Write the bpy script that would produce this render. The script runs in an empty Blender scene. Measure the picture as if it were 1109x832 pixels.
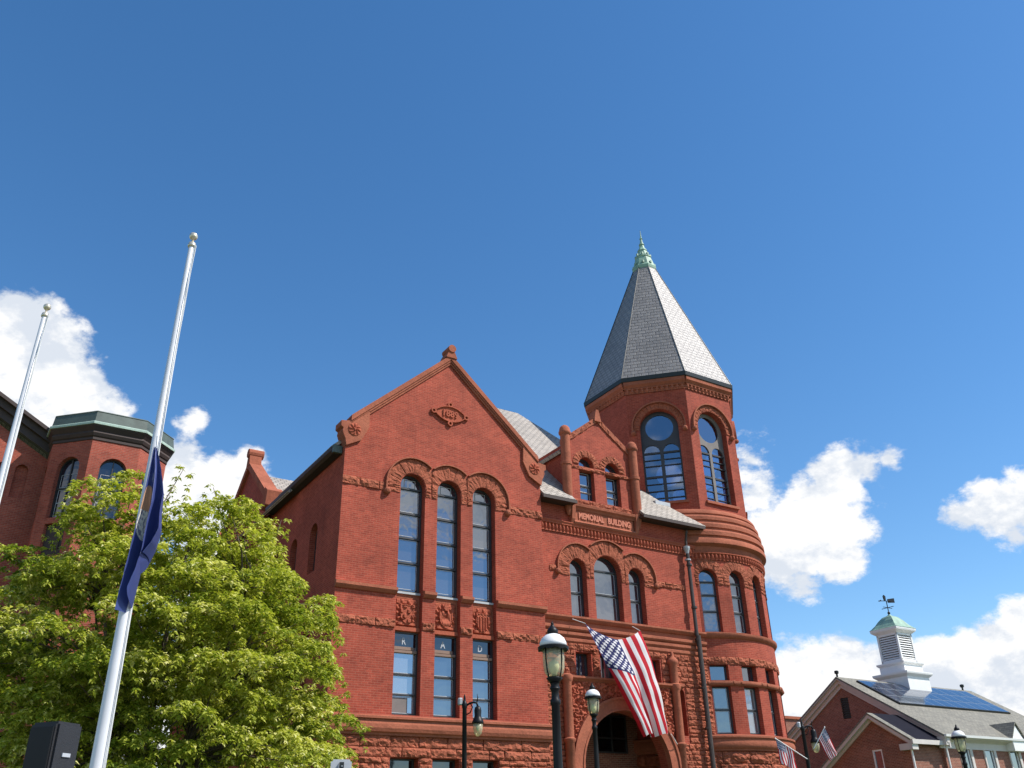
import bpy, bmesh, math, random
from math import sin, cos, pi, radians as R, sqrt
from mathutils import Vector, Matrix, noise
from mathutils.geometry import delaunay_2d_cdt
random.seed(7)
SC = bpy.context.scene
COL = SC.collection

# ------------------------------------------------------------------ camera
cam = bpy.data.cameras.new('camera')
cam.sensor_fit = 'HORIZONTAL'; cam.sensor_width = 36.0
cam.lens = 36.0 * 955.0 / 1109.0
cam.clip_start = 0.1; cam.clip_end = 6000
co = bpy.data.objects.new('camera', cam); COL.objects.link(co)
_p, _r = R(27.6), R(-1.34)
def _rz(v): return (v[0]*cos(_r)-v[1]*sin(_r), v[0]*sin(_r)+v[1]*cos(_r), v[2])
_rt, _fw, _up = _rz((1, 0, 0)), _rz((0, sin(_p), cos(_p))), _rz((0, -cos(_p), sin(_p)))
# rows = world axes seen in (right, down, forward) camera axes
Mx = Matrix(((_rt[0], -_rt[1], -_rt[2]), (_fw[0], -_fw[1], -_fw[2]), (_up[0], -_up[1], -_up[2])))
co.matrix_world = Matrix.Translation((0, 0, 1.6)) @ Mx.to_4x4()
SC.camera = co

# ------------------------------------------------------------------ light
SUN_AZ, SUN_EL = R(-11.0), R(50.0)          # azimuth counted from +X towards +Y
sd = Vector((cos(SUN_EL)*cos(SUN_AZ), cos(SUN_EL)*sin(SUN_AZ), sin(SUN_EL)))
sl = bpy.data.lights.new('sun', 'SUN'); sl.energy = 5.0; sl.angle = R(0.5); sl.color = (1.0, 0.95, 0.88)
so = bpy.data.objects.new('sun', sl); COL.objects.link(so)
so.rotation_euler = sd.to_track_quat('Z', 'Y').to_euler(); so.location = (0, 0, 60)

def build_world():
    w = bpy.data.worlds.new('World'); SC.world = w; w.use_nodes = True
    nt = w.node_tree; nt.nodes.clear(); N = nt.nodes.new; L = nt.links.new
    sky = N('ShaderNodeTexSky'); sky.sky_type = 'NISHITA'; sky.sun_disc = False
    sky.sun_elevation = SUN_EL; sky.sun_rotation = pi/2 - SUN_AZ
    sky.altitude = 200; sky.air_density = 1.0; sky.dust_density = 0.2; sky.ozone_density = 1.6
    hs = N('ShaderNodeHueSaturation'); hs.inputs['Saturation'].default_value = 1.28
    L(sky.outputs[0], hs.inputs['Color'])
    b1 = N('ShaderNodeBackground'); b1.inputs[1].default_value = 0.145; L(hs.outputs[0], b1.inputs[0])
    tc = N('ShaderNodeTexCoord')
    nv = N('ShaderNodeVectorMath'); nv.operation = 'NORMALIZE'; L(tc.outputs['Generated'], nv.inputs[0])
    def math_(op, a, b=None, c=None, clamp=False):
        m = N('ShaderNodeMath'); m.operation = op; m.use_clamp = clamp
        for i, v in enumerate((a, b, c)):
            if v is None: continue
            if isinstance(v, (int, float)): m.inputs[i].default_value = v
            else: L(v, m.inputs[i])
        return m.outputs[0]
    # cloud masses: azimuth (deg, from +X), elevation (deg), radius, weight
    field = None
    for az, el, rad, wt in CLOUDS:
        a, e = R(az), R(el)
        d = N('ShaderNodeVectorMath'); d.operation = 'DISTANCE'
        L(nv.outputs[0], d.inputs[0]); d.inputs[1].default_value = (cos(e)*cos(a), cos(e)*sin(a), sin(e))
        f = math_('MULTIPLY_ADD', d.outputs['Value'], -wt/rad, wt)
        field = f if field is None else math_('SMOOTH_MAX', field, f, 0.12)
    def fbm(vec, scale, detail, rough):
        t = N('ShaderNodeTexNoise'); t.inputs['Scale'].default_value = scale
        t.inputs['Detail'].default_value = detail; t.inputs['Roughness'].default_value = rough
        L(vec, t.inputs['Vector']); return t.outputs['Fac']
    mp = N('ShaderNodeMapping'); mp.inputs['Scale'].default_value = (1, 1, 1.5); L(nv.outputs[0], mp.inputs[0])
    n1 = fbm(mp.outputs[0], 11.0, 10, 0.62)
    n3 = fbm(mp.outputs[0], 34.0, 8, 0.65)
    dens = math_('MULTIPLY_ADD', math_('SUBTRACT', n1, 0.5), 2.1, field)
    dens = math_('MULTIPLY_ADD', math_('SUBTRACT', n3, 0.5), 0.9, dens)
    def ramp(x, lo, hi):
        m = N('ShaderNodeMapRange'); m.interpolation_type = 'SMOOTHSTEP'
        m.inputs[1].default_value = lo; m.inputs[2].default_value = hi; L(x, m.inputs[0]); return m.outputs[0]
    alpha = ramp(dens, 0.04, 0.44)
    # thick parts of the clouds are greyer where the cloud is thicker towards the sun (self shade)
    off = N('ShaderNodeVectorMath'); off.operation = 'ADD'; L(mp.outputs[0], off.inputs[0])
    off.inputs[1].default_value = (sd.x*0.035, sd.y*0.035, sd.z*0.055)
    n2 = fbm(off.outputs[0], 11.0, 8, 0.6)
    sh = ramp(math_('SUBTRACT', n2, n1), -0.06, 0.13)
    mixc = N('ShaderNodeMix'); mixc.data_type = 'RGBA'; L(sh, mixc.inputs[0])
    mixc.inputs[6].default_value = (1.0, 1.0, 1.0, 1); mixc.inputs[7].default_value = (0.70, 0.755, 0.84, 1)
    b2 = N('ShaderNodeBackground'); b2.inputs[1].default_value = 0.86; L(mixc.outputs[2], b2.inputs[0])
    mx = N('ShaderNodeMixShader'); L(alpha, mx.inputs[0]); L(b1.outputs[0], mx.inputs[1]); L(b2.outputs[0], mx.inputs[2])
    o = N('ShaderNodeOutputWorld'); L(mx.outputs[0], o.inputs[0])
CLOUDS = [
    (125.0, 24.7, 0.088, 1.76),
    (121.8, 25.2, 0.071, 1.76),
    (123.4, 27.3, 0.051, 1.76),
    (119.8, 24.5, 0.049, 1.76),
    (117.6, 23.3, 0.037, 1.08),
    (125.4, 21.0, 0.086, 1.76),
    (119.8, 22.1, 0.059, 1.76),
    (116.4, 23.7, 0.021, 0.50),
    (110.8, 19.4, 0.055, 1.17),
    (108.6, 20.2, 0.040, 1.23),
    (112.4, 20.7, 0.044, 1.10),
    (109.4, 17.6, 0.059, 1.17),
    (108.0, 22.0, 0.023, 0.60),
    (114.0, 20.2, 0.045, 0.80),
    (112.1, 23.9, 0.015, 0.28),
    (70.6, 17.6, 0.058, 1.30),
    (68.8, 19.6, 0.038, 1.23),
    (72.9, 16.2, 0.059, 1.23),
    (73.5, 19.4, 0.049, 0.75),
    (69.7, 15.3, 0.036, 1.10),
    (66.9, 20.0, 0.025, 0.70),
    (65.5, 20.3, 0.016, 0.55),
    (71.9, 13.8, 0.029, 0.65),
    (68.6, 16.5, 0.027, 0.70),
    (73.8, 21.4, 0.029, 0.50),
    (60.3, 16.4, 0.036, 1.30),
    (58.6, 16.5, 0.038, 1.30),
    (61.9, 16.2, 0.023, 0.70),
    (59.7, 14.9, 0.025, 0.75),
    (72.3, 8.3, 0.049, 1.30),
    (70.4, 8.8, 0.042, 1.30),
    (73.9, 6.6, 0.058, 1.30),
    (68.8, 8.1, 0.042, 1.30),
    (66.8, 7.9, 0.039, 1.30),
    (65.1, 8.1, 0.036, 1.30),
    (63.4, 8.2, 0.037, 1.30),
    (61.6, 8.9, 0.036, 1.30),
    (60.4, 10.5, 0.027, 1.10),
    (68.6, 6.3, 0.054, 1.30),
    (65.4, 5.8, 0.051, 1.30),
    (71.9, 5.0, 0.068, 1.30),
    (67.3, 3.4, 0.075, 1.30),
    (61.2, 6.2, 0.069, 1.30),
    (73.2, 9.6, 0.033, 0.70),
    (103.6, 14.3, 0.059, 0.60),
    (107.6, 14.1, 0.067, 0.70),
    (82.6, 3.5, 0.137, 0.50),
    (109.6, 5.8, 0.164, 0.60),
    (-28.0, 22.0, 0.120, 0.80),  # from here down: unseen clouds behind the camera, added for the panes to reflect
    (-42.0, 14.0, 0.160, 1.17),
    (-18.0, 12.0, 0.150, 1.17),
    (-60.0, 20.0, 0.140, 0.80),
    (-85.0, 16.0, 0.200, 1.17),
    (-115.0, 22.0, 0.180, 0.80),
    (-140.0, 12.0, 0.200, 1.17),
]
build_world()
SC.view_settings.view_transform = 'Standard'; SC.view_settings.look = 'None'
SC.view_settings.exposure = 0.30; SC.view_settings.gamma = 1.0

# ------------------------------------------------------------------ materials
MATS = {}
class NT:
    def __init__(s, name):
        m = bpy.data.materials.new(name); m.use_nodes = True; s.m = m; s.t = m.node_tree
        s.b = s.t.nodes['Principled BSDF']; s.out = s.t.nodes['Material Output']; MATS[name] = m
    def n(s, typ, **kw):
        x = s.t.nodes.new(typ)
        for k, v in kw.items(): setattr(x, k, v)
        return x
    def l(s, a, b): s.t.links.new(a, b)
    def noise(s, vec, scale, detail=5, rough=0.55):
        t = s.n('ShaderNodeTexNoise'); t.inputs['Scale'].default_value = scale
        t.inputs['Detail'].default_value = detail; t.inputs['Roughness'].default_value = rough
        if vec is not None: s.l(vec, t.inputs['Vector'])
        return t.outputs['Fac']
    def maprange(s, x, a, b, c, d):
        m = s.n('ShaderNodeMapRange'); s.l(x, m.inputs[0])
        for i, v in enumerate((a, b, c, d)): m.inputs[i+1].default_value = v
        return m.outputs[0]
    def math(s, op, a, b=None, c=None, clamp=False):
        m = s.n('ShaderNodeMath', operation=op, use_clamp=clamp)
        for i, v in enumerate((a, b, c)):
            if v is None: continue
            if isinstance(v, (int, float)): m.inputs[i].default_value = v
            else: s.l(v, m.inputs[i])
        return m.outputs[0]
    def mix(s, f, a, b, blend='MIX'):
        m = s.n('ShaderNodeMix', data_type='RGBA', blend_type=blend)
        for i, v in ((0, f), (6, a), (7, b)):
            if isinstance(v, (int, float)): m.inputs[i].default_value = v
            elif isinstance(v, tuple): m.inputs[i].default_value = (*v, 1)
            else: s.l(v, m.inputs[i])
        return m.outputs[2]
    def bump(s, h, strength, dist):
        b = s.n('ShaderNodeBump'); b.inputs['Strength'].default_value = strength; b.inputs['Distance'].default_value = dist
        s.l(h, b.inputs['Height']); s.l(b.outputs[0], s.b.inputs['Normal'])
    def uv(s): return s.n('ShaderNodeUVMap').outputs[0]
    def obj(s): return s.n('ShaderNodeTexCoord').outputs['Object']
    def col(s, c): s.l(c, s.b.inputs['Base Color'])

def plain(name, c, rough=0.6, metal=0.0, var=0.12, scale=3.0, bump=0.0, spec=0.5, bscale=None):
    t = NT(name); t.b.inputs['Roughness'].default_value = rough; t.b.inputs['Metallic'].default_value = metal
    t.b.inputs['Specular IOR Level'].default_value = spec
    o = t.obj(); n = t.noise(o, scale)
    t.col(t.mix(1.0, tuple(c), t.mix(n, (1-var*2,)*3, (1+var*2,)*3), 'MULTIPLY'))
    if bump: t.bump(t.noise(o, bscale or scale*6, 6, 0.65), 0.7, bump)
    return t.m

def brick(name, c1, c2, mort, bw=0.22, bh=0.072, ms=0.007, bump=0.004, stain=0.25, tone=(0.8, 1.15), rough=0.85):
    t = NT(name); t.b.inputs['Roughness'].default_value = rough; t.b.inputs['Specular IOR Level'].default_value = 0.25
    uv = t.uv()
    b = t.n('ShaderNodeTexBrick'); b.inputs['Scale'].default_value = 1.0
    b.inputs['Brick Width'].default_value = bw; b.inputs['Row Height'].default_value = bh
    b.inputs['Mortar Size'].default_value = ms; b.inputs['Mortar Smooth'].default_value = 0.2; b.inputs['Bias'].default_value = 0.0
    b.inputs['Color1'].default_value = (*c1, 1); b.inputs['Color2'].default_value = (*c2, 1); b.inputs['Mortar'].default_value = (*mort, 1)
    t.l(uv, b.inputs['Vector'])
    big = t.noise(uv, 0.55, 6, 0.65)
    mid = t.noise(uv, 4.5, 4, 0.6)
    c = t.mix(1.0, b.outputs['Color'], t.mix(t.maprange(big, 0.3, 0.7, 0, 1), (tone[0],)*3, (tone[1],)*3), 'MULTIPLY')
    c = t.mix(1.0, c, t.mix(t.maprange(mid, 0.3, 0.7, 0, 1), (0.86,)*3, (1.12,)*3), 'MULTIPLY')
    # vertical weather streaks
    mp = t.n('ShaderNodeMapping'); mp.inputs['Scale'].default_value = (3.0, 0.18, 1); t.l(uv, mp.inputs[0])
    st = t.maprange(t.noise(mp.outputs[0], 1.0, 5, 0.6), 0.55, 0.8, 0, stain)
    c = t.mix(st, c, (c1[0]*0.45, c1[1]*0.5, c1[2]*0.6))
    t.col(c)
    h = t.math('MULTIPLY_ADD', b.outputs['Fac'], -1.0, t.math('MULTIPLY', t.noise(uv, 60, 3), 0.6))
    t.bump(h, 0.8, bump)
    return t.m

BR = brick('red_brick', (0.385, 0.070, 0.039), (0.285, 0.048, 0.027), (0.40, 0.125, 0.08), ms=0.008, bump=0.0025, stain=0.42, tone=(0.72, 1.18))
BR2 = brick('dark_red_brick', (0.40, 0.088, 0.053), (0.28, 0.056, 0.036), (0.34, 0.14, 0.10), ms=0.010)
BR3 = brick('brown_brick', (0.31, 0.11, 0.072), (0.21, 0.07, 0.05), (0.36, 0.24, 0.18), ms=0.010)
def stone_mat(name, c, var, bump, rough=0.9):
    t = NT(name); t.b.inputs['Roughness'].default_value = rough; t.b.inputs['Specular IOR Level'].default_value = 0.2
    o = t.obj()
    a = t.noise(o, 1.1, 6, 0.6); f = t.noise(o, 14, 6, 0.7)
    cc = t.mix(1.0, c, t.mix(t.maprange(a, 0.25, 0.75, 0, 1), (1-var,)*3, (1+var,)*3), 'MULTIPLY')
    cc = t.mix(1.0, cc, t.mix(t.maprange(f, 0.25, 0.75, 0, 1), (0.78,)*3, (1.2,)*3), 'MULTIPLY')
    s = t.maprange(t.noise(o, 0.7, 7, 0.7), 0.62, 0.8, 0, 0.55)
    cc = t.mix(s, cc, (0.09, 0.05, 0.04)); t.col(cc)
    t.bump(t.math('ADD', f, t.math('MULTIPLY', t.noise(o, 5, 5, 0.6), 1.5)), 0.9, bump)
    return t.m
ST = stone_mat('brownstone', (0.34, 0.108, 0.062), 0.26, 0.014)
RK = stone_mat('rough_brownstone', (0.36, 0.106, 0.059), 0.28, 0.05)
CARVE = stone_mat('carved_terracotta', (0.37, 0.096, 0.054), 0.2, 0.012)
def slate(name, c1, c2, row, w, rough, bump, spec=0.5, gap=0.008):
    m = brick(name, c1, c2, tuple(x*0.25 for x in c1), w, row, gap, bump, 0.12, (0.85, 1.12), rough)
    m.node_tree.nodes['Principled BSDF'].inputs['Specular IOR Level'].default_value = spec
    return m
SL = slate('grey_slate', (0.45, 0.40, 0.345), (0.36, 0.32, 0.28), 0.20, 0.30, 0.6, 0.02, 0.3, 0.016)
SPIRE = slate('spire_slate', (0.27, 0.245, 0.225), (0.215, 0.195, 0.18), 0.23, 0.34, 0.42, 0.022, 0.62, 0.02)
ASPH = slate('asphalt_shingle', (0.25, 0.235, 0.19), (0.19, 0.18, 0.15), 0.14, 0.33, 0.9, 0.004)
COPPER = plain('verdigris_copper', (0.22, 0.35, 0.26), 0.6, 0.0, 0.35, 3, 0.01)
MINT = plain('pale_verdigris', (0.40, 0.52, 0.44), 0.6, 0.0, 0.15, 4)
COPPERD = plain('weathered_copper', (0.075, 0.10, 0.085), 0.55, 0.0, 0.25, 3)
DARKMET = plain('dark_gutter_metal', (0.018, 0.022, 0.022), 0.45, 0.3)
BLACK = plain('black_paint', (0.010, 0.010, 0.011), 0.45, 0.0, 0.1, 5, 0.0, 0.22)
DROOF = plain('dark_matte_roof', (0.016, 0.016, 0.024), 0.95, spec=0.08)
FRAME = plain('dark_window_frame', (0.035, 0.033, 0.035), 0.45)
LFRAME = plain('pale_window_frame', (0.42, 0.43, 0.44), 0.5)
WHITE = plain('white_paint', (0.80, 0.79, 0.77), 0.5, 0.0, 0.04, 4)
TRIM = plain('grey_white_trim', (0.60, 0.55, 0.51), 0.6, 0.0, 0.06, 2)
ALU = plain('pale_painted_aluminium', (0.68, 0.68, 0.69), 0.42, 0.08, 0.06, 2)
PLATE = plain('grey_tracery', (0.17, 0.15, 0.14), 0.7)
GOLD = plain('pole_ball_metal', (0.75, 0.66, 0.5), 0.3, 0.6, 0.05)
ROPE = plain('white_rope', (0.7, 0.7, 0.68), 0.8)
PIPE = plain('brown_downpipe_paint', (0.055, 0.038, 0.032), 0.5, 0.0, 0.25, 2)
TIMBER = plain('dark_timber', (0.05, 0.032, 0.027), 0.7)
DARK = plain('dark_louvre_shade', (0.012, 0.011, 0.012), 0.9)
CURTAIN = plain('pale_blind', (0.50, 0.52, 0.52), 0.8)
SPK = plain('black_cabinet', (0.014, 0.014, 0.017), 0.6, 0.0, 0.15, 20, 0.004)
BARK = plain('grey_bark', (0.10, 0.075, 0.055), 0.9, 0.0, 0.3, 6, 0.02)
GREY = plain('grey_metal', (0.42, 0.44, 0.46), 0.5, 0.2, 0.12, 5)
CONC = plain('worn_paving', (0.14, 0.135, 0.125), 0.9, 0.0, 0.15, 1.5, 0.004)
ASPHALT = plain('asphalt', (0.05, 0.05, 0.052), 0.9, 0.0, 0.2, 1.2, 0.004)
PAINT = plain('road_paint', (0.75, 0.74, 0.7), 0.7)
LETTER = plain('raised_letters', (0.52, 0.17, 0.10), 0.8)
LWHITE = plain('white_letters', (0.42, 0.44, 0.47), 0.6)
BARM = plain('weathered_brown_wood', (0.24, 0.15, 0.11), 0.7)

def glass_mat(name, base, rough=0.03, mixf=0.16, ior=1.6, tint=(0.75, 0.85, 1.0), wav=0.0015):
    t = NT(name); t.b.inputs['Base Color'].default_value = (*base, 1); t.b.inputs['Roughness'].default_value = rough
    t.b.inputs['IOR'].default_value = ior
    g = t.n('ShaderNodeBsdfGlossy'); g.inputs['Color'].default_value = (*tint, 1); g.inputs['Roughness'].default_value = rough
    o = t.obj(); b = t.n('ShaderNodeBump'); b.inputs['Strength'].default_value = 0.35; b.inputs['Distance'].default_value = wav*8
    t.l(t.noise(o, 1.7, 2), b.inputs['Height'])
    t.l(b.outputs[0], g.inputs['Normal']); t.l(b.outputs[0], t.b.inputs['Normal'])
    m = t.n('ShaderNodeMixShader'); m.inputs[0].default_value = mixf
    t.l(t.b.outputs[0], m.inputs[1]); t.l(g.outputs[0], m.inputs[2]); t.l(m.outputs[0], t.out.inputs[0])
    return t.m
GL = glass_mat('window_glass', (0.02, 0.028, 0.04), 0.03, 0.21)
GLM = glass_mat('church_window_glass', (0.010, 0.014, 0.024), 0.04, 0.04)
GLP = glass_mat('window_glass_with_pale_blind', (0.16, 0.17, 0.175), 0.03, 0.30)
GLD = glass_mat('dark_window_glass', (0.006, 0.007, 0.009), 0.05, 0.06)
GLB = glass_mat('window_glass_over_blind', (0.05, 0.05, 0.058), 0.03, 0.21)
def belfry_glass():
    t = NT('clear_old_glass')
    tr = t.n('ShaderNodeBsdfTransparent'); tr.inputs[0].default_value = (0.38, 0.46, 0.60, 1)
    g = t.n('ShaderNodeBsdfGlossy'); g.inputs['Roughness'].default_value = 0.03; g.inputs['Color'].default_value = (0.75, 0.85, 1, 1)
    m = t.n('ShaderNodeMixShader'); m.inputs[0].default_value = 0.30
    t.l(tr.outputs[0], m.inputs[1]); t.l(g.outputs[0], m.inputs[2]); t.l(m.outputs[0], t.out.inputs[0]); return t.m
BGL = belfry_glass()
def lamp_glass():
    t = NT('lamp_globe_acrylic')
    tr = t.n('ShaderNodeBsdfTransparent'); tr.inputs[0].default_value = (0.90, 0.88, 0.70, 1)
    t.b.inputs['Base Color'].default_value = (0.72, 0.70, 0.50, 1); t.b.inputs['Roughness'].default_value = 0.15
    m = t.n('ShaderNodeMixShader'); m.inputs[0].default_value = 0.38
    t.l(tr.outputs[0], m.inputs[1]); t.l(t.b.outputs[0], m.inputs[2]); t.l(m.outputs[0], t.out.inputs[0]); return t.m
LGL = lamp_glass()
BULB = plain('lamp_bulb', (0.85, 0.86, 0.62), 0.3, 0.0, 0.02)

# ------------------------------------------------------------------ mesh builder
class MB:
    def __init__(s): s.v = []; s.f = []; s.u = []
    def add(s, pts, faces, uvs=None):
        o = len(s.v); s.v += [tuple(p) for p in pts]
        for k, f in enumerate(faces):
            s.f.append([i+o for i in f]); s.u.append(uvs[k] if uvs else None)
    def face(s, pts, uv=None): s.add(pts, [list(range(len(pts)))], [uv] if uv else None)
    def box(s, a, b):
        (x0, y0, z0), (x1, y1, z1) = a, b
        p = [(x0,y0,z0),(x1,y0,z0),(x1,y1,z0),(x0,y1,z0),(x0,y0,z1),(x1,y0,z1),(x1,y1,z1),(x0,y1,z1)]
        s.add(p, [[0,3,2,1],[4,5,6,7],[0,1,5,4],[1,2,6,5],[2,3,7,6],[3,0,4,7]])
    def tube(s, pts, rad, n=8, cap=True):
        pts = [Vector(p) for p in pts]; rads = rad if isinstance(rad, (list, tuple)) else [rad]*len(pts)
        ring = []; prev = None
        for i, p in enumerate(pts):
            t = (pts[min(i+1, len(pts)-1)] - pts[max(i-1, 0)]).normalized()
            if prev is None:
                a = t.orthogonal().normalized()
            else:
                a = (prev - t*prev.dot(t)).normalized()
            prev = a; b = t.cross(a)
            ring.append([p + (a*cos(2*pi*k/n) + b*sin(2*pi*k/n))*rads[i] for k in range(n)])
        V = [q for r in ring for q in r]; F = []
        for i in range(len(pts)-1):
            for k in range(n):
                F.append([i*n+k, i*n+(k+1) % n, (i+1)*n+(k+1) % n, (i+1)*n+k])
        if cap: F += [list(range(n))[::-1], [(len(pts)-1)*n+k for k in range(n)]]
        s.add(V, F)
    def lathe(s, prof, c=(0, 0, 0), n=16, ph=0.0, wave=None):
        V = []; F = []; m = len(prof)
        for i, (r, z) in enumerate(prof):
            for k in range(n):
                a = 2*pi*k/n + ph; V.append((c[0]+r*cos(a), c[1]+r*sin(a), c[2]+z + (wave(i, k) if wave else 0)))
        for i in range(m-1):
            for k in range(n):
                F.append([i*n+k, i*n+(k+1) % n, (i+1)*n+(k+1) % n, (i+1)*n+k])
        F += [list(range(n))[::-1], [(m-1)*n+k for k in range(n)]]
        s.add(V, F)
    def prism(s, mp, poly, d0, d1):
        n = len(poly); f = [mp(a, z, d1) for a, z in poly]; b = [mp(a, z, d0) for a, z in poly]
        s.add(f+b, [list(range(n)), list(range(2*n-1, n-1, -1))] + [[i, n+i, n+(i+1) % n, (i+1) % n] for i in range(n)])
    def slab(s, pts, th):
        pts = [Vector(p) for p in pts]; nn = (pts[1]-pts[0]).cross(pts[-1]-pts[0]).normalized()
        n = len(pts); b = [p - nn*th for p in pts]
        s.add(pts+b, [list(range(n)), list(range(2*n-1, n-1, -1))] + [[i, n+i, n+(i+1) % n, (i+1) % n] for i in range(n)])
    def build(s, name, mat, parent=None, smooth=False, off=(0, 0, 0)):
        if not s.v: return None
        me = bpy.data.meshes.new(name)
        V = [(p[0]-off[0], p[1]-off[1], p[2]-off[2]) for p in s.v]
        me.from_pydata(V, [], s.f); uvl = me.uv_layers.new(name='UVMap').data
        for poly, uv in zip(me.polygons, s.u):
            if uv:
                for li, q in zip(poly.loop_indices, uv): uvl[li].uv = q
            else:
                nn = poly.normal
                t = Vector((-nn.y, nn.x, 0))
                t = t.normalized() if t.length > 1e-4 else Vector((1, 0, 0))
                b = nn.cross(t)
                for li in poly.loop_indices:
                    p = Vector(s.v[me.loops[li].vertex_index]); uvl[li].uv = (p.dot(t), p.dot(b))
        if smooth: me.shade_smooth()
        me.materials.append(mat); o = bpy.data.objects.new(name, me); COL.objects.link(o)
        if parent is not None: o.parent = parent
        return o
def mark_sharp(o, ang=40):
    me = o.data; me.shade_smooth()
    bm = bmesh.new(); bm.from_mesh(me)
    for e in bm.edges:
        if len(e.link_faces) == 2 and e.calc_face_angle(0) > R(ang): e.smooth = False
    bm.to_mesh(me); bm.free()

def empty(name, loc, rz=0.0):
    o = bpy.data.objects.new(name, None); o.empty_display_size = 0.3; COL.objects.link(o)
    o.location = loc; o.rotation_euler = (0, 0, rz); return o
def tag(o, label=None, cat=None, group=None, kind=None):
    for k, v in (('label', label), ('category', cat), ('group', group), ('kind', kind)):
        if v: o[k] = v
    return o

# ------------------------------------------------------------------ ground
YAW = R(32.5)
UX = Vector((cos(YAW), sin(YAW), 0)); NX = Vector((-sin(YAW), cos(YAW), 0))
def wpt(u, n, z=0.0): return Vector((u*UX.x + n*NX.x, u*UX.y + n*NX.y, z))
def sstep(t): t = max(0.0, min(1.0, t)); return t*t*(3-2*t)
def gz(u, n): return 1.0*sstep((n-14)/8)*(1-sstep((u-29)/5))
def ground():
    t = NT('grass_ground'); o = t.obj(); t.b.inputs['Roughness'].default_value = 0.95
    a = t.noise(o, 0.25, 6, 0.6); b = t.noise(o, 9, 6, 0.7)
    c = t.mix(a, (0.045, 0.085, 0.02), (0.085, 0.13, 0.03)); c = t.mix(1.0, c, t.mix(b, (0.5,)*3, (1.5,)*3), 'MULTIPLY')
    t.col(c); t.bump(b, 1.0, 0.05)
    mb = MB(); us = [-3000, -600, -200, -100, -60] + [x*2.0 for x in range(-20, 46)] + [100, 140, 200, 600, 3000]
    ns = [-3000, -600, -200, -80, -30] + [x*2.0 for x in range(-6, 36)] + [80, 120, 200, 600, 3000]
    V = []; 
    for n_ in ns:
        for u_ in us: V.append(wpt(u_, n_, gz(u_, n_)))
    w = len(us); F = [[j*w+i, j*w+i+1, (j+1)*w+i+1, (j+1)*w+i] for j in range(len(ns)-1) for i in range(w-1)]
    mb.add(V, F); tag(mb.build('ground', t.m), kind='structure')
    def strip(name, mat, u0, u1, n0, n1, dz, curb=0):
        m = MB(); V = []; F = []; k = int((u1-u0)/2)+1; q = max(2, int((n1-n0)/1)+1)
        for j in range(q):
            for i in range(k):
                uu, nn_ = u0+(u1-u0)*i/(k-1), n0+(n1-n0)*j/(q-1); V.append(wpt(uu, nn_, gz(uu, nn_)+dz))
        F = [[j*k+i, j*k+i+1, (j+1)*k+i+1, (j+1)*k+i] for j in range(q-1) for i in range(k-1)]
        m.add(V, F)
        if curb:
            m.add([wpt(u0, n0, dz), wpt(u1, n0, dz), wpt(u1, n0, dz-curb), wpt(u0, n0, dz-curb)], [[0, 1, 2, 3]])
        return tag(m.build(name, mat), kind='structure')
    strip('road', ASPHALT, -80, 120, -14, -4, 0.004)
    strip('road_marking', PAINT, -80, 120, -9.1, -8.95, 0.008)
    strip('pavement', CONC, -80, 120, -4, 12.5, 0.12, 0.12)
    strip('path', CONC, 20, 24, 12.5, 24.5, 0.02)
ground()

# ------------------------------------------------------------------ facade kit (local frame: x along the facade, y into the building, z up)
def fmap(n0): return lambda s, z, d=0.0: (s, n0-d, z)                 # facing the street (-y)
def lmap(u0): return lambda s, z, d=0.0: (u0-d, -s, z)                # facing left (-x), s = -y
def rmap(u0): return lambda s, z, d=0.0: (u0+d, s, z)                 # facing right (+x)
def cmap(c, r):                                                        # round tower, s = r * angle
    return lambda s, z, d=0.0: (c[0]+(r+d)*sin(s/r), c[1]-(r+d)*cos(s/r), z)
def tmap(c, r, az):                                                    # flat plane tangent to a tower at angle az
    T = (cos(az), sin(az)); Nn = (sin(az), -cos(az))
    return lambda s, z, d=0.0: (c[0]+(r+d)*Nn[0]+s*T[0], c[1]+(r+d)*Nn[1]+s*T[1], z)

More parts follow.
